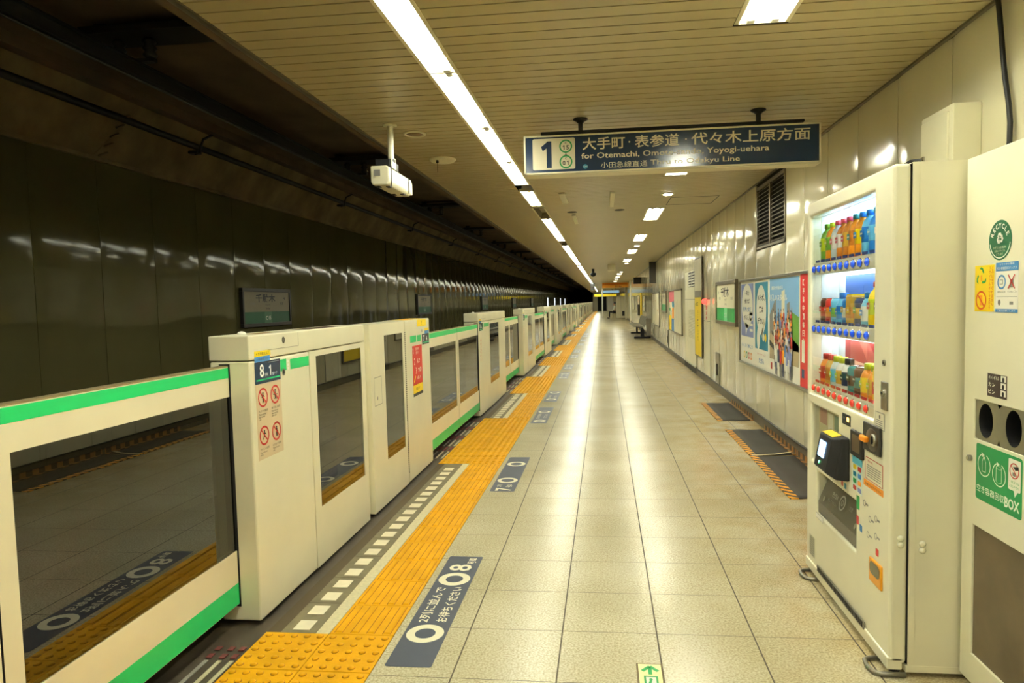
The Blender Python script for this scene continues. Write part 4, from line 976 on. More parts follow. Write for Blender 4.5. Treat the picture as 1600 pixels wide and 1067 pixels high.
a = MB(); a.box(-1.1, 78, 1.95, 1.4, 78.2, 2.22, mat('lit_yellow_sign', (240, 210, 30), .4, emit=(1, .8, .05), es=.15)); a.build('face', t); a = MB(); a.cyl((-.7, 78.1, 2.22), (-.7, 78.1, ZC), .03, DKGREY); a.cyl((.9, 78.1, 2.22), (.9, 78.1, ZC), .03, DKGREY); a.build('hanger_rod', t)
a = MB(); a.box(-.21, 60, 0, -.09, 60.12, ZC-.001, WHITE); tag(recenter(a.build('white_post')), 'slim white post in the middle of the platform end', 'post')
a = MB(); a.box(1.62, 53.6, 0, XW-.002, 54.3, ZC-.015, IVORY); tag(recenter(a.build('wall_pilaster', bevel=.01)), 'cream pilaster on the wall before the far cabinet', 'pilaster')
a = MB(); a.box(1.70, 45.8, 0, XW-.002, 46.2, ZC-.015, WHITE); tag(recenter(a.build('wall_pilaster', bevel=.01)), 'thin white pilaster on the wall beyond the monitor box', 'pilaster')

# seated person beside the far cabinet, facing left
def skinned(name, pts, edges, m, parent, root, sub=1):
    me = bpy.data.meshes.new(name); me.from_pydata([p[:3] for p in pts], edges, []); me.materials.append(m)
    o = bpy.data.objects.new(name, me); COL.objects.link(o); o.parent = parent
    sk = o.modifiers.new('skin', 'SKIN'); sk.use_smooth_shade = True
    for i, v in enumerate(me.skin_vertices[0].data): v.radius = (pts[i][3], pts[i][3]); v.use_root = (i == root)
    ss = o.modifiers.new('sub', 'SUBSURF'); ss.levels = sub; ss.render_levels = sub; return o
SKIN = mat('skin', (196, 150, 118), .5)
t = thing('person', 'person in pale shirt and dark trousers sitting by the far cabinet, facing the tracks', 'person', (.85, 57.3, 0))
stool = thing('folding_stool', 'small dark stool under the seated person', 'stool', (.85, 57.3, 0))
a = MB(); a.box(.68, 57.12, .40, 1.0, 57.48, .435, BLACK); a.build('seat', stool, bevel=.01)
for (p, q) in ((.70, 57.14), (.98, 57.14), (.70, 57.46), (.98, 57.46)): a = MB(); a.cyl((p, q, 0), (p, q, .40), .012, DKGREY, n=8); a.build('leg', stool)
B = [(0, 0, .55, .11), (0, 0, .78, .12), (0, 0, .98, .11), (-.02, 0, 1.07, .05), (-.03, 0, 1.20, .085), (-.03, 0, 1.27, .075),
     (0, .19, .98, .045), (-.05, .22, .74, .038), (-.27, .16, .64, .030), (-.34, .14, .63, .03), (0, -.19, .98, .045), (-.05, -.22, .74, .038), (-.27, -.16, .64, .03), (-.34, -.14, .63, .03),
     (-.03, .1, .54, .085), (-.42, .11, .54, .06), (-.44, .11, .1, .04), (-.56, .11, .05, .035), (-.03, -.1, .54, .085), (-.42, -.11, .54, .06), (-.44, -.11, .1, .04), (-.56, -.11, .05, .035)]
Ed = [(0, 1), (1, 2), (2, 3), (3, 4), (4, 5), (2, 6), (6, 7), (7, 8), (8, 9), (2, 10), (10, 11), (11, 12), (12, 13), (0, 14), (14, 15), (15, 16), (16, 17), (0, 18), (18, 19), (19, 20), (20, 21)]
skinned('body', B, Ed, SKIN, t, 0, 2)
G_ = [(p[0], p[1], p[2], p[3]+.012) for p in B]
idx = [0, 1, 2, 6, 7, 8, 10, 11, 12]; mp = {j: i for i, j in enumerate(idx)}
skinned('shirt', [G_[j] for j in idx], [(mp[a_], mp[b_]) for a_, b_ in Ed if a_ in mp and b_ in mp], mat('pale_shirt', (212, 214, 196), .8), t, 0, 2)
idx = [0, 14, 15, 16, 18, 19, 20]; mp = {j: i for i, j in enumerate(idx)}
skinned('trousers', [G_[j] for j in idx], [(mp[a_], mp[b_]) for a_, b_ in Ed if a_ in mp and b_ in mp], mat('dark_trousers', (20, 20, 24), .8), t, 0, 2)
a = MB(); a.lathe([(.02, 1.375), (.07, 1.355), (.098, 1.30), (.10, 1.25), (.085, 1.20)], mat('black_hair', (16, 13, 12), .6), (.012, 0, 0), n=16); a.build('hair', t, world=False)
for s in (-1, 1):
    a = MB(); a.box(-.60, s*.11-.045, 0, -.40, s*.11+.045, .07, BLACK); a.build('shoe', t, world=False, bevel=.02)
a = MB(); a.lathe([(.008, -.012), (.012, 0), (.002, .012)], SKIN, (-.125, 0, 1.225), axis='x', n=8)
for s in (-.035, .035): a.lathe([(.008, -.004), (.008, .004)], BLK, (-.108, s, 1.25), axis='x', n=8)
a.box(-.112, -.025, 1.185, -.106, .025, 1.192, mat('lips', (160, 90, 80), .5)); a.build('face_features', t, world=False)

# ------------------------------------------------------------------ vending machine
VX = 1.06; VY0, VY1 = 2.665, 3.735; VZ0, VZ1 = .045, 1.94
t = thing('vending_machine', 'tall cream drinks vending machine with lit display, beside the wall', 'vending machine', (1.4, 3.2, 0)); VM = t
# body behind the door
a = MB(); a.box(1.34, VY0, VZ0, 1.69, VY1, VZ1, VEND2); a.box(1.128, VY0, VZ0, 1.34, VY0+.10, VZ1, VEND2); a.box(1.128, VY1-.03, VZ0, 1.34, VY1, VZ1, VEND2)
a.box(1.128, VY0+.10, 1.885, 1.34, VY1-.03, VZ1, VEND2); a.box(1.128, VY0+.10, VZ0, 1.34, VY1-.03, .30, VEND2); a.box(1.128, VY0+.10, .60, 1.34, VY1-.03, .94, VEND2)
vb = a.build('body', t)
bm = bmesh.new(); bm.from_mesh(vb.data); bmesh.ops.remove_doubles(bm, verts=bm.verts, dist=.0003); bm.to_mesh(vb.data); bm.free()
# door with openings : display window, sample case, dispensing slot
WIN = (2.842, 3.685, .963, 1.862); SAM = (3.252, 3.66, .612, .905); SLT = (3.02, 3.564, .36, .575)
DX0, DX1 = VX, 1.124
a = MB()
ys = sorted({VY0, VY1, WIN[0], WIN[1], SAM[0], SAM[1], SLT[0], SLT[1]}); zs = sorted({VZ0+.005, VZ1-.003, WIN[2], WIN[3], SAM[2], SAM[3], SLT[2], SLT[3]})
def inside(yy, zz): return any(h[0] < yy < h[1] and h[2] < zz < h[3] for h in (WIN, SAM, SLT))
grid = {}
bmv = {}
def gv(x, yy, zz):
    k = (round(x, 4), round(yy, 4), round(zz, 4))
    if k not in bmv: bmv[k] = len(a.v); a.v.append((x, yy, zz))
    return bmv[k]
k_ = a.mi(VEND)
def gf(idx): a.f.append(tuple(idx)); a.m.append(k_); a.sm.append(False)
for i in range(len(ys)-1):
    for j in range(len(zs)-1):
        ins = inside((ys[i]+ys[i+1])/2, (zs[j]+zs[j+1])/2)
        if ins: continue
        for x in (DX0, DX1): gf([gv(x, ys[i], zs[j]), gv(x, ys[i+1], zs[j]), gv(x, ys[i+1], zs[j+1]), gv(x, ys[i], zs[j+1])])
        for (di, dj, e0, e1) in ((-1, 0, (i, j), (i, j+1)), (1, 0, (i+1, j), (i+1, j+1)), (0, -1, (i, j), (i+1, j)), (0, 1, (i, j+1), (i+1, j+1))):
            ni, nj = i+di, j+dj
            out = ni < 0 or nj < 0 or ni >= len(ys)-1 or nj >= len(zs)-1 or inside((ys[ni]+ys[ni+1])/2, (zs[nj]+zs[nj+1])/2)
            if out:
                p, q = (ys[e0[0]], zs[e0[1]]), (ys[e1[0]], zs[e1[1]]); gf([gv(DX0, *p), gv(DX0, *q), gv(DX1, *q), gv(DX1, *p)])
door = a.build('door', t, bevel=.014, seg=4)
for p in door.data.polygons: p.use_smooth = False
a = MB()
for (p, q, r_, s2) in ((VY0+.004, VZ0+.004, VY1-.004, VZ0+.03), (VY0+.004, VZ1-.03, VY1-.004, VZ1-.004), (VY0+.004, VZ0+.004, VY0+.03, VZ1-.004), (VY1-.03, VZ0+.004, VY1-.004, VZ1-.004)): a.box(1.1242, p, q, 1.1278, r_, s2, BLACK)
a.build('door_gasket', t)
# display interior
a = MB(); IX = 1.205
WB = mat('display_white_lining', (226, 234, 236), .4)
a.box(1.118, WIN[0], WIN[2], IX, WIN[0]-.012, WIN[3], WB); a.box(1.118, WIN[1], WIN[2], IX, WIN[1]+.012, WIN[3], WB)
a.box(1.118, WIN[0], WIN[2], IX, WIN[1], WIN[2]-.012, WB); a.box(1.118, WIN[0], WIN[3], IX, WIN[1], WIN[3]+.012, WB); a.box(IX, WIN[0]-.012, WIN[2]-.012, IX+.012, WIN[1]+.012, WIN[3]+.012, WB)
a.build('display_box', t)
f = Fr((IX-.001, WIN[1], 0), NU, FZ); WW = WIN[1]-WIN[0]
f.rect(.10, 1.64, WW, 1.862, mat('display_sky_blue', (110, 180, 230), .5), 1)
f.rect(.10, 1.33, WW, 1.575, mat('display_blue', (64, 110, 190), .5), 1);
f.rect(.10, 1.02, WW, 1.275, mat('display_red', (170, 52, 46), .5), 1); f.poly([(.25, 1.275), (.45, 1.1), (.60, 1.1), (.36, 1.275)], mat('display_red2', (206, 96, 80), .5), 2); f.poly([(.1, 1.05), (WW, 1.02), (WW, 1.12), (.1, 1.15)], mat('display_peach', (236, 190, 160), .5), 2)
f.build('display_poster', t)
a = MB(); a.box(1.15, WIN[0]+.02, WIN[3]-.012, 1.19, WIN[1]-.02, WIN[3]-.004, LED); a.build('top_led', t, label='cool white light strip')
a = MB(); a.box(1.085, WIN[0]+.002, 1.64, 1.10, WIN[0]+.010, 1.86, LED); a.box(1.085, WIN[0]+.002, 1.33, 1.10, WIN[0]+.010, 1.56, LED); a.box(1.085, WIN[0]+.002, 1.02, 1.10, WIN[0]+.010, 1.25, LED); a.build('side_led', t, label='upright light strip inside the display')
for zz in (1.56, 1.256):
    a = MB(); a.box(1.15, WIN[0]+.02, zz-.004, 1.18, WIN[1]-.02, zz, LED); a.build('shelf_led', t, label='light strip under the shelf')
a = MB(); a.box(VX+.010, WIN[0], WIN[2], VX+.014, WIN[1], WIN[3], CLEAR); a.build('display_glass', t)
BTB = mat('blue_push_button', (20, 70, 220), .12, emit=(.05, .2, 1), es=.06, coat=.5); BTR = mat('red_push_button', (214, 50, 40), .12, emit=(1, .12, .05), es=.06, coat=.5)
for row, (zc, bm_, tg) in enumerate(((1.597, BTB, mat('navy_price_tag', (40, 60, 130), .4)), (1.295, BTB, mat('navy_price_tag', (40, 60, 130), .4)), (.990, BTR, mat('red_price_tag', (196, 40, 40), .4)))):
    a = MB(); a.box(1.076, WIN[0]+.004, zc-.030, 1.200, WIN[1]-.004, zc+.030, VEND); a.build('button_rail', t, bevel=.006)
    for i in range(10):
        yy = 3.657-i*.0788
        a = MB(); a.lathe([(.021, 1.078), (.021, 1.0735)], CHROME, (0, yy, zc-.002), axis='x', n=18); a.lathe([(.0175, 1.0735), (.016, 1.067), (.010, 1.0635), (.003, 1.0625)], bm_, (0, yy, zc-.002), axis='x', n=16)
        a.build('push_button', t, label=('blue' if row < 2 else 'red')+' push button')
    a = MB()
    for i in range(10):
        yy = 3.657-i*.0788
        a.box(1.0755, yy-.066, zc+.031, 1.080, yy-.016, zc+.043, tg)
    a.build('price_tags', t)
# bank of samples / notices in the small window
a = MB(); a.box(1.10, SAM[0]-.01, SAM[2]-.01, 1.11, SAM[1]+.01, SAM[3]+.01, mat('notice_paper', (196, 184, 140), .6)); a.build('notice_panel', t)
f = Fr((1.0995, SAM[1], SAM[2]), NU, FZ)
for (p, q, r_, s2, c) in ((.02, .20, .13, .285, mat('np_rose', (170, 120, 100), .6)), (.15, .18, .22, .27, CREAMP), (.24, .20, .33, .27, mat('np_green', (110, 140, 110), .6)), (.03, .06, .13, .15, mat('np_rose', (170, 120, 100), .6)), (.24, .04, .35, .13, BLUE), (.15, .02, .22, .16, CREAMP), (.03, .01, .20, .05, WHITE), (.34, .14, .40, .28, CREAMP)): f.rect(p, q, r_, s2, c, 1)
for i in range(7): f.rect(.155, .03+i*.018, .21, .036+i*.018, GREYP, 2)
f.build('notices', t)
a = MB(); a.box(1.072, SAM[0], SAM[2], 1.075, SAM[1], SAM[3], CLEAR); a.build('notice_window', t)
# dispensing bay and flap
a = MB(); a.box(1.122, SLT[0], SLT[2], 1.126, SLT[1], SLT[3], DARK); a.box(1.12, SLT[0], SLT[2], 1.30, SLT[1], SLT[2]-.006, DARK); a.build('dispensing_bay', t)
a = MB(); a.add([(1.068, SLT[0]+.004, SLT[2]+.004), (1.068, SLT[1]-.004, SLT[2]+.004), (1.068, SLT[1]-.004, SLT[2]+.06), (1.068, SLT[0]+.004, SLT[2]+.06), (1.112, SLT[1]-.03, SLT[3]-.02), (1.112, SLT[0]+.004, SLT[3]-.02)], [(0, 1, 2, 3), (3, 2, 4, 5)], mat('smoked_flap', (78, 74, 62), .25)); o = a.build('dispensing_flap', t); o.modifiers.new('s', 'SOLIDIFY').thickness = .006
f = Fr((1.0675, SLT[1]-.04, SLT[2]), NU, FZ)
n3 = Vector((-.115, 0, .044)).normalized()
vv = Vector((1.112-1.068, 0, (SLT[3]-.02)-(SLT[2]+.06))); vv.normalize()
f = Fr((1.068-.004, SLT[1]-.06, SLT[2]+.064), NU, vv); f.ring(.24, .075, .028, .036, GREYP, 2, n=20); f.ring(.24, .075, .010, .014, GREYP, 2, n=14); f.text('PUSH', .14, .08, .025, GREYP, w=.07, l=2); f.text('押してください', .13, .045, .014, GREYP, w=.12, l=2); f.text('注意', .35, .08, .02, GREYP, l=2); f.ell(.02, .03, .010, .014, STEEL, 2, n=12); f.ell(.44, .03, .010, .014, STEEL, 2, n=12); f.build('flap_print', t)
# right-hand fittings
def vpart(name, y_hi, y_lo, z0, z1, x0, x1, mt, bev=.004, label=None):
    a = MB(); a.box(x0, y_lo, z0, x1, y_hi, z1, mt); return a.build(name, t, bevel=bev, label=label)
o = vpart('price_display', 3.19, 3.085, .885, .935, VX-.002, VX+.004, BLACK); 
f = Fr((VX-.0025, 3.19, .885), NU, FZ); f.rect(.065, .02, .09, .038, mat('amber_digits', (255, 150, 40), .4, emit=(1, .45, .05), es=5), 1); f.text('売切', .03, .03, .012, GREYP, l=1); f.build('display_digits', t)
# contactless card reader, jutting out
rd = MB(); rd.add([(VX, 3.34, .835), (VX, 3.09, .835), (VX, 3.09, .64), (VX, 3.34, .64), (VX-.055, 3.33, .818), (VX-.055, 3.16, .818), (VX-.085, 3.16, .665), (VX-.085, 3.33, .665), (VX-.03, 3.10, .835), (VX-.06, 3.10, .645)],
    [(4, 5, 6, 7), (0, 1, 8, 5, 4), (3, 2, 9, 6, 7), (0, 4, 7, 3), (5, 8, 9, 6), (8, 1, 2, 9), (0, 1, 2, 3)], BLACK)
rd.build('card_reader', t, bevel=.008, seg=3)
a = MB(); a.add([(VX-.014, 3.30, .836), (VX-.014, 3.16, .836), (VX-.05, 3.17, .826), (VX-.05, 3.31, .826)], [(0, 1, 2, 3)], YEL); o = a.build('reader_top', t, label='yellow top of the card reader'); o.modifiers.new('s', 'SOLIDIFY').thickness = .002
a = MB(); f_o = Vector((VX-.0565, 3.325, .80)); 
vv2 = Vector((-.03, 0, -.153)).normalized()
f = Fr(Vector((VX-.0855-.002, 3.33, .665)), NU, -vv2); f.rrect(.035, .055, .125, .130, .006, mat('reader_screen', (90, 150, 210), .2, emit=(.3, .6, 1), es=1.2), 1); f.ell(.075, .030, .007, .007, mat('green_led', (60, 230, 120), .3, emit=(.1, 1, .3), es=4), 1, n=12); f.build('reader_screen', t, 'lit blue screen')
vpart('coin_window_frame', 3.062, 2.925, .775, .885, VX-.012, VX+.004, BLACK, .006)
f = Fr((VX-.0125, 3.045, .785), NU, FZ); f.rrect(.012, .012, .10, .085, .006, mat('bill_slot_brown', (84, 66, 44), .4), 1); f.build('bill_window', t)
# coin slot cluster
a = MB(); a.lathe([(.070, VX+.004), (.070, VX-.006), (.060, VX-.014), (.02, VX-.016)], mat('smoked_brown', (66, 52, 36), .3), (0, 2.815, .885), axis='x', n=28, sy=.72); a.build('coin_unit', t, bevel=0)
a = MB(); a.box(VX-.012, 2.74, .83, VX-.002, 2.915, .945, DKGREY); a.build('coin_unit_plate', t, bevel=.02)
a = MB(); a.box(VX-.034, 2.84, .868, VX-.014, 2.90, .892, ORANGE); a.build('return_lever', t, bevel=.006, label='orange return lever')
a = MB(); a.lathe([(.024, VX-.012), (.024, VX-.022), (.018, VX-.026), (.014, VX-.018)], STEEL, (0, 2.785, .89), axis='x', n=20); a.build('coin_slot', t); a = MB(); a.box(VX-.028, 2.782, .875, VX-.02, 2.788, .905, BLACK); a.build('coin_slit', t)
# lock recess and keyhole
a = MB(); a.box(VX-.006, 2.692, 1.018, VX+.002, 2.752, 1.128, STEEL); a.build('lock_plate', t, bevel=.022, seg=4)
a = MB(); a.cyl((VX-.006, 2.722, 1.085), (VX-.013, 2.722, 1.085), .014, CHROME, n=18); a.cyl((VX-.013, 2.722, 1.085), (VX-.0145, 2.722, 1.085), .006, DKGREY, n=10); a.build('lock_cylinder', t)
a = MB(); a.cyl((VX, 2.731, 1.200), (VX-.005, 2.731, 1.200), .012, STEEL, n=16); a.cyl((VX-.005, 2.731, 1.2), (VX-.006, 2.731, 1.2), .006, DKGREY, n=10); a.build('keyhole', t)
# stickers
f = Fr((VX, 3.735, 0), NU, FZ)
def VYc(y): return 3.735-y
f.rect(VYc(2.815), .935, VYc(2.722), 1.003, GREYP, 1); f.rect(VYc(2.811), .938, VYc(2.726), 1.000, VEND, 2); f.ell(VYc(2.768), .985, .006, .009, BLK, 3, n=10); 
for i in range(4): f.rect(VYc(2.80), .945+i*.008, VYc(2.735), .948+i*.008, GREYP, 3)
f.build('caution_label', t); f = Fr((VX, 3.735, 0), NU, FZ)
f.rrect(VYc(2.91), .708, VYc(2.735), .80, .004, RED, 1); f.rrect(VYc(2.906), .711, VYc(2.739), .797, .004, CREAMP, 2); f.text('Warning', VYc(2.86), .785, .012, RED, w=.05, l=3)
for i in range(6): f.rect(VYc(2.895), .722+i*.009, VYc(2.75), .7255+i*.009, GREYP, 3)
f.rect(VYc(2.93), .676, VYc(2.728), .703, ORANGE, 1); f.text('お金を入れてください', VYc(2.83), .689, .010, BLK, w=.16, l=2)
f.build('notice_sticker', t, 'red bordered notice over an orange strip')
f = Fr((VX, 3.735, 0), NU, FZ); r = random.Random(11)
f.rect(VYc(3.06), .62, VYc(2.945), .77, mat('pay_panel', (206, 218, 206), .5), 1); f.rect(VYc(3.06), .74, VYc(2.945), .77, mat('pay_cyan', (90, 180, 200), .5), 2)
for i in range(4):
    for j in range(2): f.rrect(VYc(3.05-.055*j), .715-.03*i, VYc(3.012-.055*j), .735-.03*i, .004, [YEL, RED, TEAL, BLUE, GRN, ORANGE, RED, LILAC][(i*2+j) % 8], 2)
f.build('payment_sticker', t, 'pale sheet with coloured payment marks')
for (p, q, w_, h_, c) in ((3.20, .70, .028, .028, RED), (3.17, .70, .028, .028, ORANGE), (3.20, .655, .028, .028, GRN), (3.165, .65, .028, .028, YEL), (3.20, .60, .026, .026, RED), (3.16, .595, .026, .026, TEAL), (3.010, .55, .036, .060, GRN), (3.008, .485, .026, .038, RED), (2.972, .465, .03, .03, BLUE), (2.80, .425, .03, .03, RED)):
    f = Fr((VX, 3.735, 0), NU, FZ); f.rrect(VYc(p), q, VYc(p-w_), q+h_, .005, c, 1); f.build('payment_sticker', t)
for (p, q) in ((2.86, .55), (2.80, .57), (2.80, .50), (2.88, .48), (2.92, .60)):
    f = Fr((VX, 3.735, 0), NU, FZ); f.ring(VYc(p), q, .010, .014, GREYP, 1, n=12); f.rect(VYc(p)+.014, q-.004, VYc(p)+.04, q+.004, GREYP, 1); f.build('printed_symbol', t)

f = Fr((VX, 3.735, 0), NU, FZ); f.rect(VYc(3.57), .335, VYc(3.455), .362, GREYP, 1); f.rect(VYc(3.567), .338, VYc(3.458), .359, WHITE, 2)
f.rect(VYc(3.68), .105, VYc(3.59), .212, mat('faded_notice', (172, 168, 140), .6), 1)
for i in range(8): f.rect(VYc(3.67), .112+i*.012, VYc(3.60), .116+i*.012, GREYP, 2)
f.build('small_sticker', t)
# coin return cup, orange
a = MB(); a.box(VX-.008, 2.728, .305, VX+.002, 2.850, .402, mat('orange_cup', (226, 150, 20), .3)); a.build('coin_return_cup', t, bevel=.028, seg=5, label='orange coin return cup')
f = Fr((VX-.0085, 2.850, .305), NU, FZ); f.rrect(.012, .036, .110, .088, .02, mat('cup_window', (110, 104, 74), .25), 1); f.build('cup_window', t)
# base strip, grille, feet
a = MB(); a.box(VX-.006, VY0, VZ0-.02, VX+.05, VY1, VZ0+.03, VEND); a.build('kick_strip', t, bevel=.006)
a = MB(); pts = []
a.box(VX-.008, 2.90, .068, VX-.004, 3.53, .10, GREY)
for i in range(34): a.box(VX-.010, 2.915+i*.018, .075, VX-.008, 2.923+i*.018, .096, DKGREY)
a.build('base_grille', t)
a = MB(); a.box(1.12, VY0-.002, VZ0-.025, 1.69, VY1, VZ0+.0, VEND2); a.build('plinth', t)
for yy in (3.62, 2.72):
    a = MB(); a.tube([(1.12, yy+.06, .012), (1.03, yy+.06, .012), (1.008, yy+.045, .012), (1.0, yy, .012), (1.008, yy-.045, .012), (1.03, yy-.06, .012), (1.12, yy-.06, .012)], .009, GREY, n=8); a.cyl((1.10, yy, 0), (1.10, yy, .04), .022, BLACK, n=14); a.build('levelling_foot', t)
for (x, z) in ((1.098, .54), (1.098, .515), (1.176, .52), (1.176, .495)):
    a = MB(); a.lathe([(.0125, VY0), (.0125, VY0-.004), (.006, VY0-.009)], VEND, (x, 0, z), axis='y', n=16); a.build('side_bolt', t)
a = MB(); a.box(1.128, VY0-.003, VZ0+.03, 1.150, VY0, VZ1-.01, VEND2); a.build('side_trim', t, bevel=.001)
a = MB(); a.add([(1.11, 2.72, VZ1), (1.16, 2.68, VZ1), (1.18, 2.74, VZ1), (1.13, 2.80, VZ1), (1.13, 2.70, VZ1+.014), (1.17, 2.70, VZ1+.018), (1.16, 2.76, VZ1+.01)], [(0, 1, 5, 4), (1, 2, 6, 5), (2, 3, 6), (3, 0, 4, 6), (4, 5, 6), (0, 1, 2, 3)], BLACK); a.build('cable_stub', t)

# drinks on display
def glossy(n_, c): return mat(n_, c, .3)
C_ = {'clear': (206, 220, 222), 'amber': (206, 130, 46), 'orange': (240, 150, 30), 'yellow': (246, 214, 20), 'green': (120, 176, 60), 'lime': (196, 214, 40), 'blue': (40, 130, 210), 'sky': (110, 196, 236), 'pink': (236, 96, 116), 'red': (200, 48, 40), 'brown': (96, 54, 34), 'white': (238, 236, 228), 'navy': (44, 56, 90), 'teal': (60, 150, 150), 'black': (34, 30, 30), 'gold': (214, 170, 60)}
def cm(n_): return mat('drink_'+n_, C_[n_], .28)
def drink(kind, yy, z, body, label_c, cap, lab, row):
    x = 1.122
    names = {'bottle': 'drink_bottle', 'small': 'small_drink_bottle', 'can': 'drink_can', 'carton': 'drink_carton'}
    t = thing(names[kind], lab, {'bottle': 'bottle', 'small': 'bottle', 'can': 'can', 'carton': 'carton'}[kind], (x, yy, z), 'display drinks of the '+row+' shelf')
    a = MB(); R = .034
    if kind == 'bottle':
        a.lathe([(R*.9, z), (R, z+.008), (R, z+.055), (R*.93, z+.06), (R, z+.066), (R, z+.115), (R*.75, z+.142), (R*.42, z+.155), (R*.40, z+.165)], cm(body), (x, yy, 0), n=14); a.build('body', t)
        a = MB(); a.lathe([(R*1.015, z+.05), (R*1.02, z+.052), (R*1.02, z+.112), (R*1.015, z+.114)], cm(label_c), (x, yy, 0), n=14); a.build('label_wrap', t)
        a = MB(); a.lathe([(R*.48, z+.164), (R*.48, z+.184), (R*.40, z+.186)], cm(cap), (x, yy, 0), n=12); a.build('cap', t)
        H = .08
    elif kind == 'small':
        a.lathe([(R*.9, z), (R, z+.006), (R, z+.085), (R*.7, z+.11), (R*.5, z+.118)], cm(body), (x, yy, 0), n=14); a.build('body', t)
        a = MB(); a.lathe([(R*1.015, z+.02), (R*1.02, z+.022), (R*1.02, z+.082), (R*1.01, z+.084)], cm(label_c), (x, yy, 0), n=14); a.build('label_wrap', t)
        a = MB(); a.lathe([(R*.62, z+.117), (R*.62, z+.142), (R*.52, z+.145)], cm(cap), (x, yy, 0), n=12); a.build('cap', t); H = .05
    elif kind == 'can':
        a.lathe([(R*.82, z), (R, z+.008), (R, z+.105), (R*.80, z+.118)], cm(body), (x, yy, 0), n=14); a.build('body', t)
        a = MB(); a.lathe([(R*1.01, z+.03), (R*1.01, z+.075)], cm(label_c), (x, yy, 0), n=14); a.build('label_band', t)
        a = MB(); a.lathe([(R*.80, z+.118), (R*.78, z+.121)], CHROME, (x, yy, 0), n=14); a.build('lid', t); H = .06
    else:
        a.box(x-R, yy-R, z, x+R, yy+R, z+.13, cm(body)); a.build('body', t, bevel=.004)
        a = MB(); a.box(x-R-.0008, yy-R-.0008, z+.03, x+R+.0008, yy+R+.0008, z+.08, cm(label_c)); a.build('label_band', t); a = MB(); a.box(x-R*.9, yy-R*.9, z+.13, x+R*.9, yy+R*.9, z+.137, cm(cap)); a.build('lid', t); H = .06
    f = Fr((x-R*1.06, yy+.02, z), NU, FZ); f.rect(.004, H-.006, .036, H+.02, cm(cap), 1); f.rect(.008, H+.003, .032, H+.010, WHITE, 2); f.build('badge', t)
rows = [('top', 1.632, [('bottle', 'green', 'lime', 'green'), ('bottle', 'orange', 'green', 'lime'), ('bottle', 'clear', 'white', 'pink'), ('bottle', 'amber', 'white', 'pink'), ('bottle', 'amber', 'gold', 'pink'), ('bottle', 'orange', 'amber', 'teal'), ('bottle', 'orange', 'yellow', 'blue'), ('bottle', 'sky', 'blue', 'blue'), ('bottle', 'blue', 'sky', 'sky'), ('bottle', 'sky', 'blue', 'white')]),
        ('middle', 1.328, [('can', 'brown', 'red', 'red'), ('can', 'red', 'orange', 'red'), ('can', 'sky', 'green', 'blue'), ('small', 'sky', 'blue', 'blue'), ('can', 'blue', 'white', 'gold'), ('carton', 'gold', 'amber', 'yellow'), ('can', 'navy', 'gold', 'green'), ('small', 'sky', 'white', 'blue'), ('bottle', 'yellow', 'lime', 'red'), ('bottle', 'yellow', 'lime', 'brown')]),
        ('bottom', 1.024, [('small', 'orange', 'red', 'red'), ('small', 'gold', 'amber', 'red'), ('small', 'clear', 'sky', 'lime'), ('small', 'white', 'gold', 'lime'), ('small', 'white', 'navy', 'black'), ('can', 'teal', 'brown', 'brown'), ('can', 'brown', 'teal', 'black'), ('small', 'orange', 'yellow', 'lime'), ('small', 'orange', 'gold', 'lime'), ('carton', 'yellow', 'red', 'gold')])]
for rn, z, items in rows:
    for i, (kd, b_, l_, c_2) in enumerate(items):
        yy = 3.60-.0788*i if i else 3.60
        lab = {'bottle': 'tall', 'small': 'short', 'can': 'stubby', 'carton': 'square'}[kd]+' '+b_+' '+{'small': 'bottle'}.get(kd, kd)+' with '+l_+' label, '+nth(i)+' from the left on the '+rn+' display shelf'
        drink(kd, yy, z, b_, l_, c_2, lab, rn)

# ------------------------------------------------------------------ recycling box
RX0 = 1.30; RY1 = 2.637; RY0 = 1.75; RZ0, RZ1 = .055, 1.935
t = thing('recycling_box', 'tall cream recycling box with two round holes, at the right edge', 'recycling bin', (1.5, 2.2, 0))
holes = [(2.497, 1.016), (2.335, 1.018)]
a = MB(); a.box(RX0+.065, RY0, RZ0, 1.745, RY1, RZ1, VEND2); a.build('body', t, bevel=.006)
# front door with the dark lower window frame
DW_ = (1.98, 2.565, .155, .632); HO = (2.262, 2.562, .944, 1.084)
a = MB()
ys = sorted({RY0, RY1, DW_[0], DW_[1], HO[0], HO[1]}); zs = sorted({RZ0-.01, RZ1, DW_[2], DW_[3], HO[2], HO[3]})
for i in range(len(ys)-1):
    for j in range(len(zs)-1):
        yc, zc = (ys[i]+ys[i+1])/2, (zs[j]+zs[j+1])/2
        if any(h[0] < yc < h[1] and h[2] < zc < h[3] for h in (DW_, HO)): continue
        a.box(RX0, ys[i], zs[j], RX0+.065, ys[i+1], zs[j+1], VEND)
bmx = a.build('front_door', t)
bm = bmesh.new(); bm.from_mesh(bmx.data); bmesh.ops.remove_doubles(bm, verts=bm.verts, dist=.0005)
dup_ = {}
for fc in list(bm.faces):
    k = tuple(sorted(v.index for v in fc.verts)); dup_.setdefault(k, []).append(fc)
bmesh.ops.delete(bm, geom=[fc for l in dup_.values() if len(l) > 1 for fc in l], context='FACES_ONLY'); bmesh.ops.recalc_face_normals(bm, faces=bm.faces); bm.to_mesh(bmx.data); bm.free()
b = bmx.modifiers.new('bevel', 'BEVEL'); b.width = .008; b.segments = 3; b.limit_method = 'ANGLE'
# lower smoked window
a = MB(); a.box(RX0+.008, DW_[0], DW_[2], RX0+.014, DW_[1], DW_[3], mat('smoked_brown_window', (96, 82, 62), .22, var=.18, scale=4)); a.build('lower_window', t)
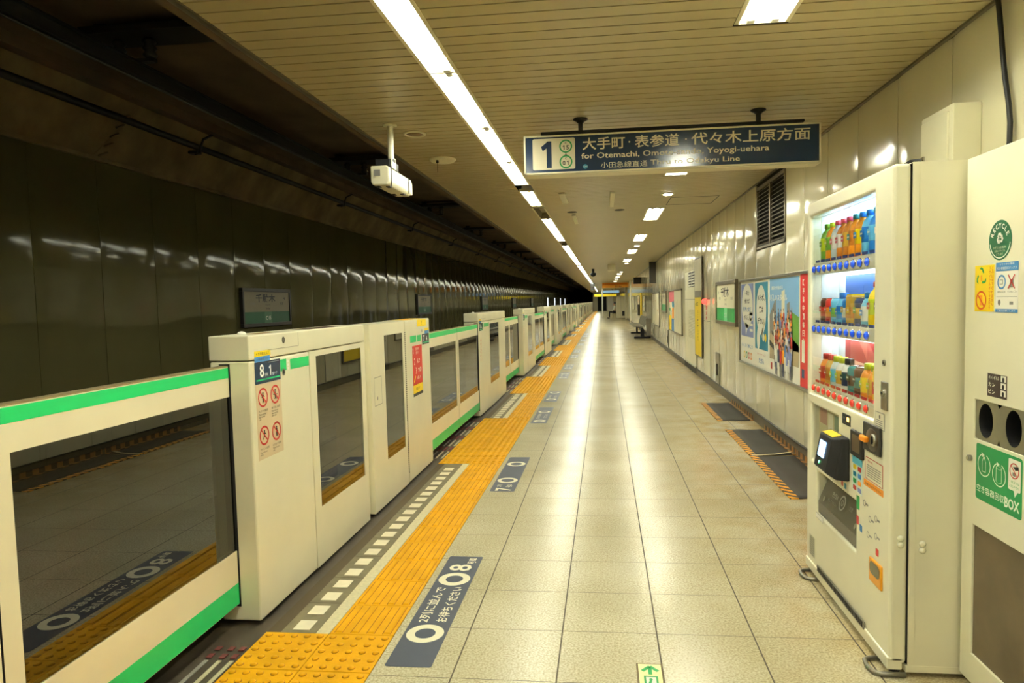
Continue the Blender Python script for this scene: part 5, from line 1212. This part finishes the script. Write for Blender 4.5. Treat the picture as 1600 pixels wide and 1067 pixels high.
# steel hole plate with real holes
a = MB(); n = 32
def ring_plate(cyy, czz, r, y0, y1, z0, z1):
    vs = []
    for i in range(n):
        t_ = 2*PI*i/n; c2, s2 = math.cos(t_), math.sin(t_); vs.append((RX0+.004, cyy+r*.86*c2*.86, czz+r*s2))
        kx = (y1-cyy) if c2 > 0 else (cyy-y0); kz = (z1-czz) if s2 > 0 else (czz-z0)
        q = min(kx/abs(c2) if abs(c2) > 1e-6 else 9, kz/abs(s2) if abs(s2) > 1e-6 else 9); vs.append((RX0+.004, cyy+q*c2, czz+q*s2))
    a.add(vs, [(2*i, 2*((i+1) % n), 2*((i+1) % n)+1, 2*i+1) for i in range(n)], STEEL)
    a.add([(RX0+.004, v[1], v[2]) for v in vs[::2]]+[(RX0+.05, v[1], v[2]) for v in vs[::2]], [(i, (i+1) % n, n+(i+1) % n, n+i) for i in range(n)], BLACK)
ym = (holes[0][0]+holes[1][0])/2
ring_plate(holes[0][0], holes[0][1], .060, ym, HO[1], HO[2], HO[3]); ring_plate(holes[1][0], holes[1][1], .060, HO[0], ym, HO[2], HO[3])
a.build('hole_plate', t, label='grey steel plate with two round holes')
a = MB(); a.box(RX0+.05, HO[0], HO[2], RX0+.058, HO[1], HO[3], DARK); a.build('hole_lining', t)
# green panel
f = Fr((RX0, RY1, 0), NU, FZ)
def RYc(y): return RY1-y
gx0, gx1 = RYc(2.545), RYc(2.275); gz0, gz1 = .735, .932
f.rrect(gx0, gz0, gx1, gz1, .010, mat('recycle_green', (10, 140, 74), .35), 1)
f.ring(gx0+.052, .862, .036, .040, WHITE, 2, n=28, t0=100, t1=430); f.poly([(gx0+.036, .905), (gx0+.056, .898), (gx0+.040, .888)], WHITE, 3)
f.ring(gx0+.142, .850, .036, .040, WHITE, 2, n=28, t0=100, t1=430); f.poly([(gx0+.128, .893), (gx0+.146, .886), (gx0+.131, .876)], WHITE, 3)
for (p, q, r_, s2) in ((.040, .838, .064, .872), ): f.rect(gx0+p, q, gx0+p+.0025, s2, WHITE, 3); f.rect(gx0+r_-.0025, q, gx0+r_, s2, WHITE, 3); f.rect(gx0+p, q, gx0+r_, q+.0025, WHITE, 3); f.bar((gx0+p, s2), (gx0+.048, .886), .0025, WHITE, 3); f.bar((gx0+r_, s2), (gx0+.056, .886), .0025, WHITE, 3); f.rect(gx0+.047, .884, gx0+.057, .892, WHITE, 3)
for (p, q, r_, s2) in ((.125, .828, .159, .874), ): f.rect(gx0+p, q, gx0+p+.0025, s2, WHITE, 3); f.rect(gx0+r_-.0025, q, gx0+r_, s2, WHITE, 3); f.ring(gx0+.142, s2, .0145, .017, WHITE, 3, n=18, ry=.35); f.ring(gx0+.142, q, .0145, .017, WHITE, 3, n=18, ry=.35, t0=180, t1=360)
f.rrect(gx0+.195, .82, gx1-.008, .922, .006, WHITE, 2); f.poly([(gx0+.225, .822), (gx0+.250, .822), (gx0+.232, .80)], WHITE, 2)
f.ring(gx0+.228, .885, .022, .026, RED, 3, n=24); f.bar((gx0+.212, .900), (gx0+.244, .870), .004, RED, 5); f.poly([(gx0+.222, .898), (gx0+.252, .903), (gx0+.252, .892), (gx0+.235, .888)], BLK, 4); f.rect(gx0+.220, .868, gx0+.236, .880, GREYP, 4)
f.text('一般ゴミは', gx0+.229, .848, .009, GRN, w=.055, l=3); f.text('入れません', gx0+.229, .834, .009, GRN, w=.055, l=3)
f.text('空き容器回収', gx0+.008, .775, .026, WHITE, w=.165, al='l', l=2, bold=.01); f.text('BOX', gx0+.176, .772, .036, WHITE, w=.082, al='l', l=2, bold=.03)
f.build('green_panel', t, 'green panel with white bottle and can signs')
f = Fr((RX0, RY1, 0), NU, FZ)
f.rect(RYc(2.482), 1.107, RYc(2.368), 1.185, mat('dark_brown_sticker', (58, 42, 40), .4), 1)
for i, s in enumerate(('ペットボトル', 'カン', 'ビン')):
    f.text(s, RYc(2.475), 1.172-.024*i, .014, WHITE, w=(.062, .04, .04)[i], al='l', l=2, bold=.02); f.rect(RYc(2.403), 1.163-.024*i, RYc(2.373), 1.183-.024*i, WHITE, 2); f.rrect(RYc(2.394), 1.163-.024*i, RYc(2.382), 1.178-.024*i, .004, BLK, 3)
f.build('sorting_sticker', t, 'dark brown sorting sticker')
f = Fr((RX0, RY1, 0), NU, FZ); cx, cz = RYc(2.423), 1.63; R_ = .066
f.ell(cx, cz, R_, R_, DGRN, 1, n=40); f.ring(cx, cz, R_*.86, R_*.91, WHITE, 2, n=36, t0=190, t1=350+0)
for i, ch in enumerate('RECYCLE'):
    ang = math.radians(156-22*i); f.text(ch, cx+R_*.72*math.cos(ang), cz+R_*.72*math.sin(ang), .017, WHITE, l=3, rot=ang-PI/2, bold=.03)
for k in range(3):
    an = math.radians(90+120*k); 
    def rot(p, an=an-PI/2): return (cx+(p[0]*math.cos(an)-p[1]*math.sin(an))*.9, cz+.006+(p[0]*math.sin(an)+p[1]*math.cos(an))*.9)
    f.poly([rot(p) for p in ((-.010, .020), (.006, .020), (.012, .009), (.018, .012), (.014, -.002), (.000, .002), (.006, .005), (.002, .011), (-.002, .011), (-.006, .004), (-.014, .009))], WHITE, 3)
for i, s in enumerate(('かぎりある資源を', '大切にリサイクル', 'しています')): f.text(s, cx, cz-.024-.011*i, .0085, CREAMP, w=(.075, .062, .038)[i], l=3)
f.build('recycle_sticker', t, 'round dark green RECYCLE sticker')
f = Fr((RX0, RY1, 0), NU, FZ); p0, p1 = RYc(2.573), RYc(2.453)
f.rect(p0, 1.394, p1, 1.552, YEL, 1)
cx, cz = p0+.042, 1.513
for k in range(3):
    an = 2*PI*k/3
    def rot(p, an=an): return (cx+p[0]*math.cos(an)-p[1]*math.sin(an), cz+p[0]*math.sin(an)+p[1]*math.cos(an))
    f.poly([rot(p) for p in ((-.012, .028), (.0, .034), (.010, .028), (.018, .014), (.010, .012), (.003, .024), (-.004, .026))], GRN, 2)
f.rect(cx-.004, cz-.014, cx+.004, cz+.006, ORANGE, 2)
f.nosign(cx, 1.432, .033, mat('orange_red', (214, 84, 20), .45), 2); f.rect(cx-.008, 1.415, cx+.008, 1.45, ORANGE, 2)
for i, ch in enumerate('リサイクルボックスです'): f.text(ch, p1-.026, 1.541-.0135*i, .011, RED, l=2)
for i, ch in enumerate('ごみは捨てられません'): f.text(ch, p1-.010, 1.541-.0135*i, .011, RED, l=2)
f.build('yellow_sticker', t, 'yellow recycling sticker with orange writing')
f = Fr((RX0, RY1, 0), NU, FZ); p0, p1 = RYc(2.443), RYc(2.318)
f.rect(p0, 1.392, p1, 1.556, WHITE, 1); f.rect(p0, 1.528, p1, 1.556, BLUE, 2); f.rect(p0, 1.393, p1, 1.404, BLUE, 2)
f.text('リサイクル専用', (p0+p1)/2, 1.550, .007, WHITE, w=.08, l=3); f.text('空き容器回収ボックス', (p0+p1)/2, 1.537, .009, WHITE, w=.11, l=3); f.text('ご協力お願いします', (p0+p1)/2, 1.3985, .007, WHITE, w=.10, l=3)
f.ring(p0+.033, 1.492, .018, .024, BLUE, 2, n=24); f.rect(p0+.024, 1.484, p0+.042, 1.50, GREYP, 3); f.rect(p0+.026, 1.486, p0+.040, 1.498, WHITE, 4)
f.bar((p0+.072, 1.515), (p0+.108, 1.470), .005, RED, 4); f.bar((p0+.108, 1.515), (p0+.072, 1.470), .005, RED, 4); f.rect(p0+.08, 1.474, p0+.10, 1.50, GREYP, 2)
f.text('飲料容器', p0+.033, 1.460, .007, GREYP, w=.045, l=2); f.text('その他のごみ', p0+.092, 1.460, .007, GREYP, w=.05, l=2); f.ell(p0+.022, 1.425, .008, .010, GREYP, 2, n=14); f.rect(p0+.08, 1.418, p0+.10, 1.428, GREYP, 2); f.rect(p0+.005, 1.443, p1-.005, 1.444, GREYP, 2)
f.build('blue_sticker', t, 'white and blue recycling sticker')
a = MB(); a.cyl((RX0, 2.581, .868), (RX0-.010, 2.581, .868), .011, STEEL, n=18); a.cyl((RX0-.010, 2.581, .868), (RX0-.014, 2.581, .868), .007, CHROME, n=14); a.build('lock_knob', t)
for yy in (2.55, 1.85):
    for xx in (1.36, 1.68): a = MB(); a.cyl((xx, yy, 0), (xx, yy, RZ0), .02, BLACK, n=12); a.build('foot', t)
print('objects', len(bpy.data.objects))

# ------------------------------------------------------------------ pieces that belong to a part hang below that part
RULES = {'window_pane': ('window_frame', 'pocket_window_frame'), 'window_gasket': ('window_frame', 'pocket_window_frame'), 'lock': ('top_case',), 'sensor_dome': ('top_case',), 'top_patch': ('top_case',),
         'service_hatch': ('pocket_window_frame',), 'brush_seal': ('control_case',), 'push_button': ('button_rail',), 'price_tags': ('button_rail',), 'reader_top': ('card_reader',), 'reader_screen': ('card_reader',),
         'return_lever': ('coin_unit',), 'coin_slot': ('coin_unit',), 'coin_slit': ('coin_unit',), 'lock_cylinder': ('lock_plate',), 'flap_print': ('dispensing_flap',), 'top_led': ('display_box',), 'side_led': ('display_box',),
         'shelf_led': ('display_box',), 'display_poster': ('display_box',), 'display_digits': ('price_display',), 'notices': ('notice_panel',), 'cup_window': ('coin_return_cup',), 'bill_window': ('coin_window_frame',),
         'poster_lettering': ('poster',), 'gasket': ('glass_pane',), 'edge_seal': ('frame',), 'top_cap': ('frame',), 'handle': ('door',), 'insulator': ('mounting_plate',), 'rod_foot': ('hanger_rod',), 'wire': ('disc',),
         'hood': ('case',), 'badge': ('case', 'label_wrap', 'label_band'), 'lens': ('trim_ring',), 'red_lamp': ('body',), 'latch': ('plate',), 'hole_lining': ('hole_plate',)}
last = {}
for n_, (par, o, nm) in enumerate(BUILT):
    found = [last[(par.name, c)] for c in RULES.get(nm, ()) if (par.name, c) in last]
    if found: o.parent = max(found, key=lambda q: q[0])[1]
    last[(par.name, nm)] = (n_, o)
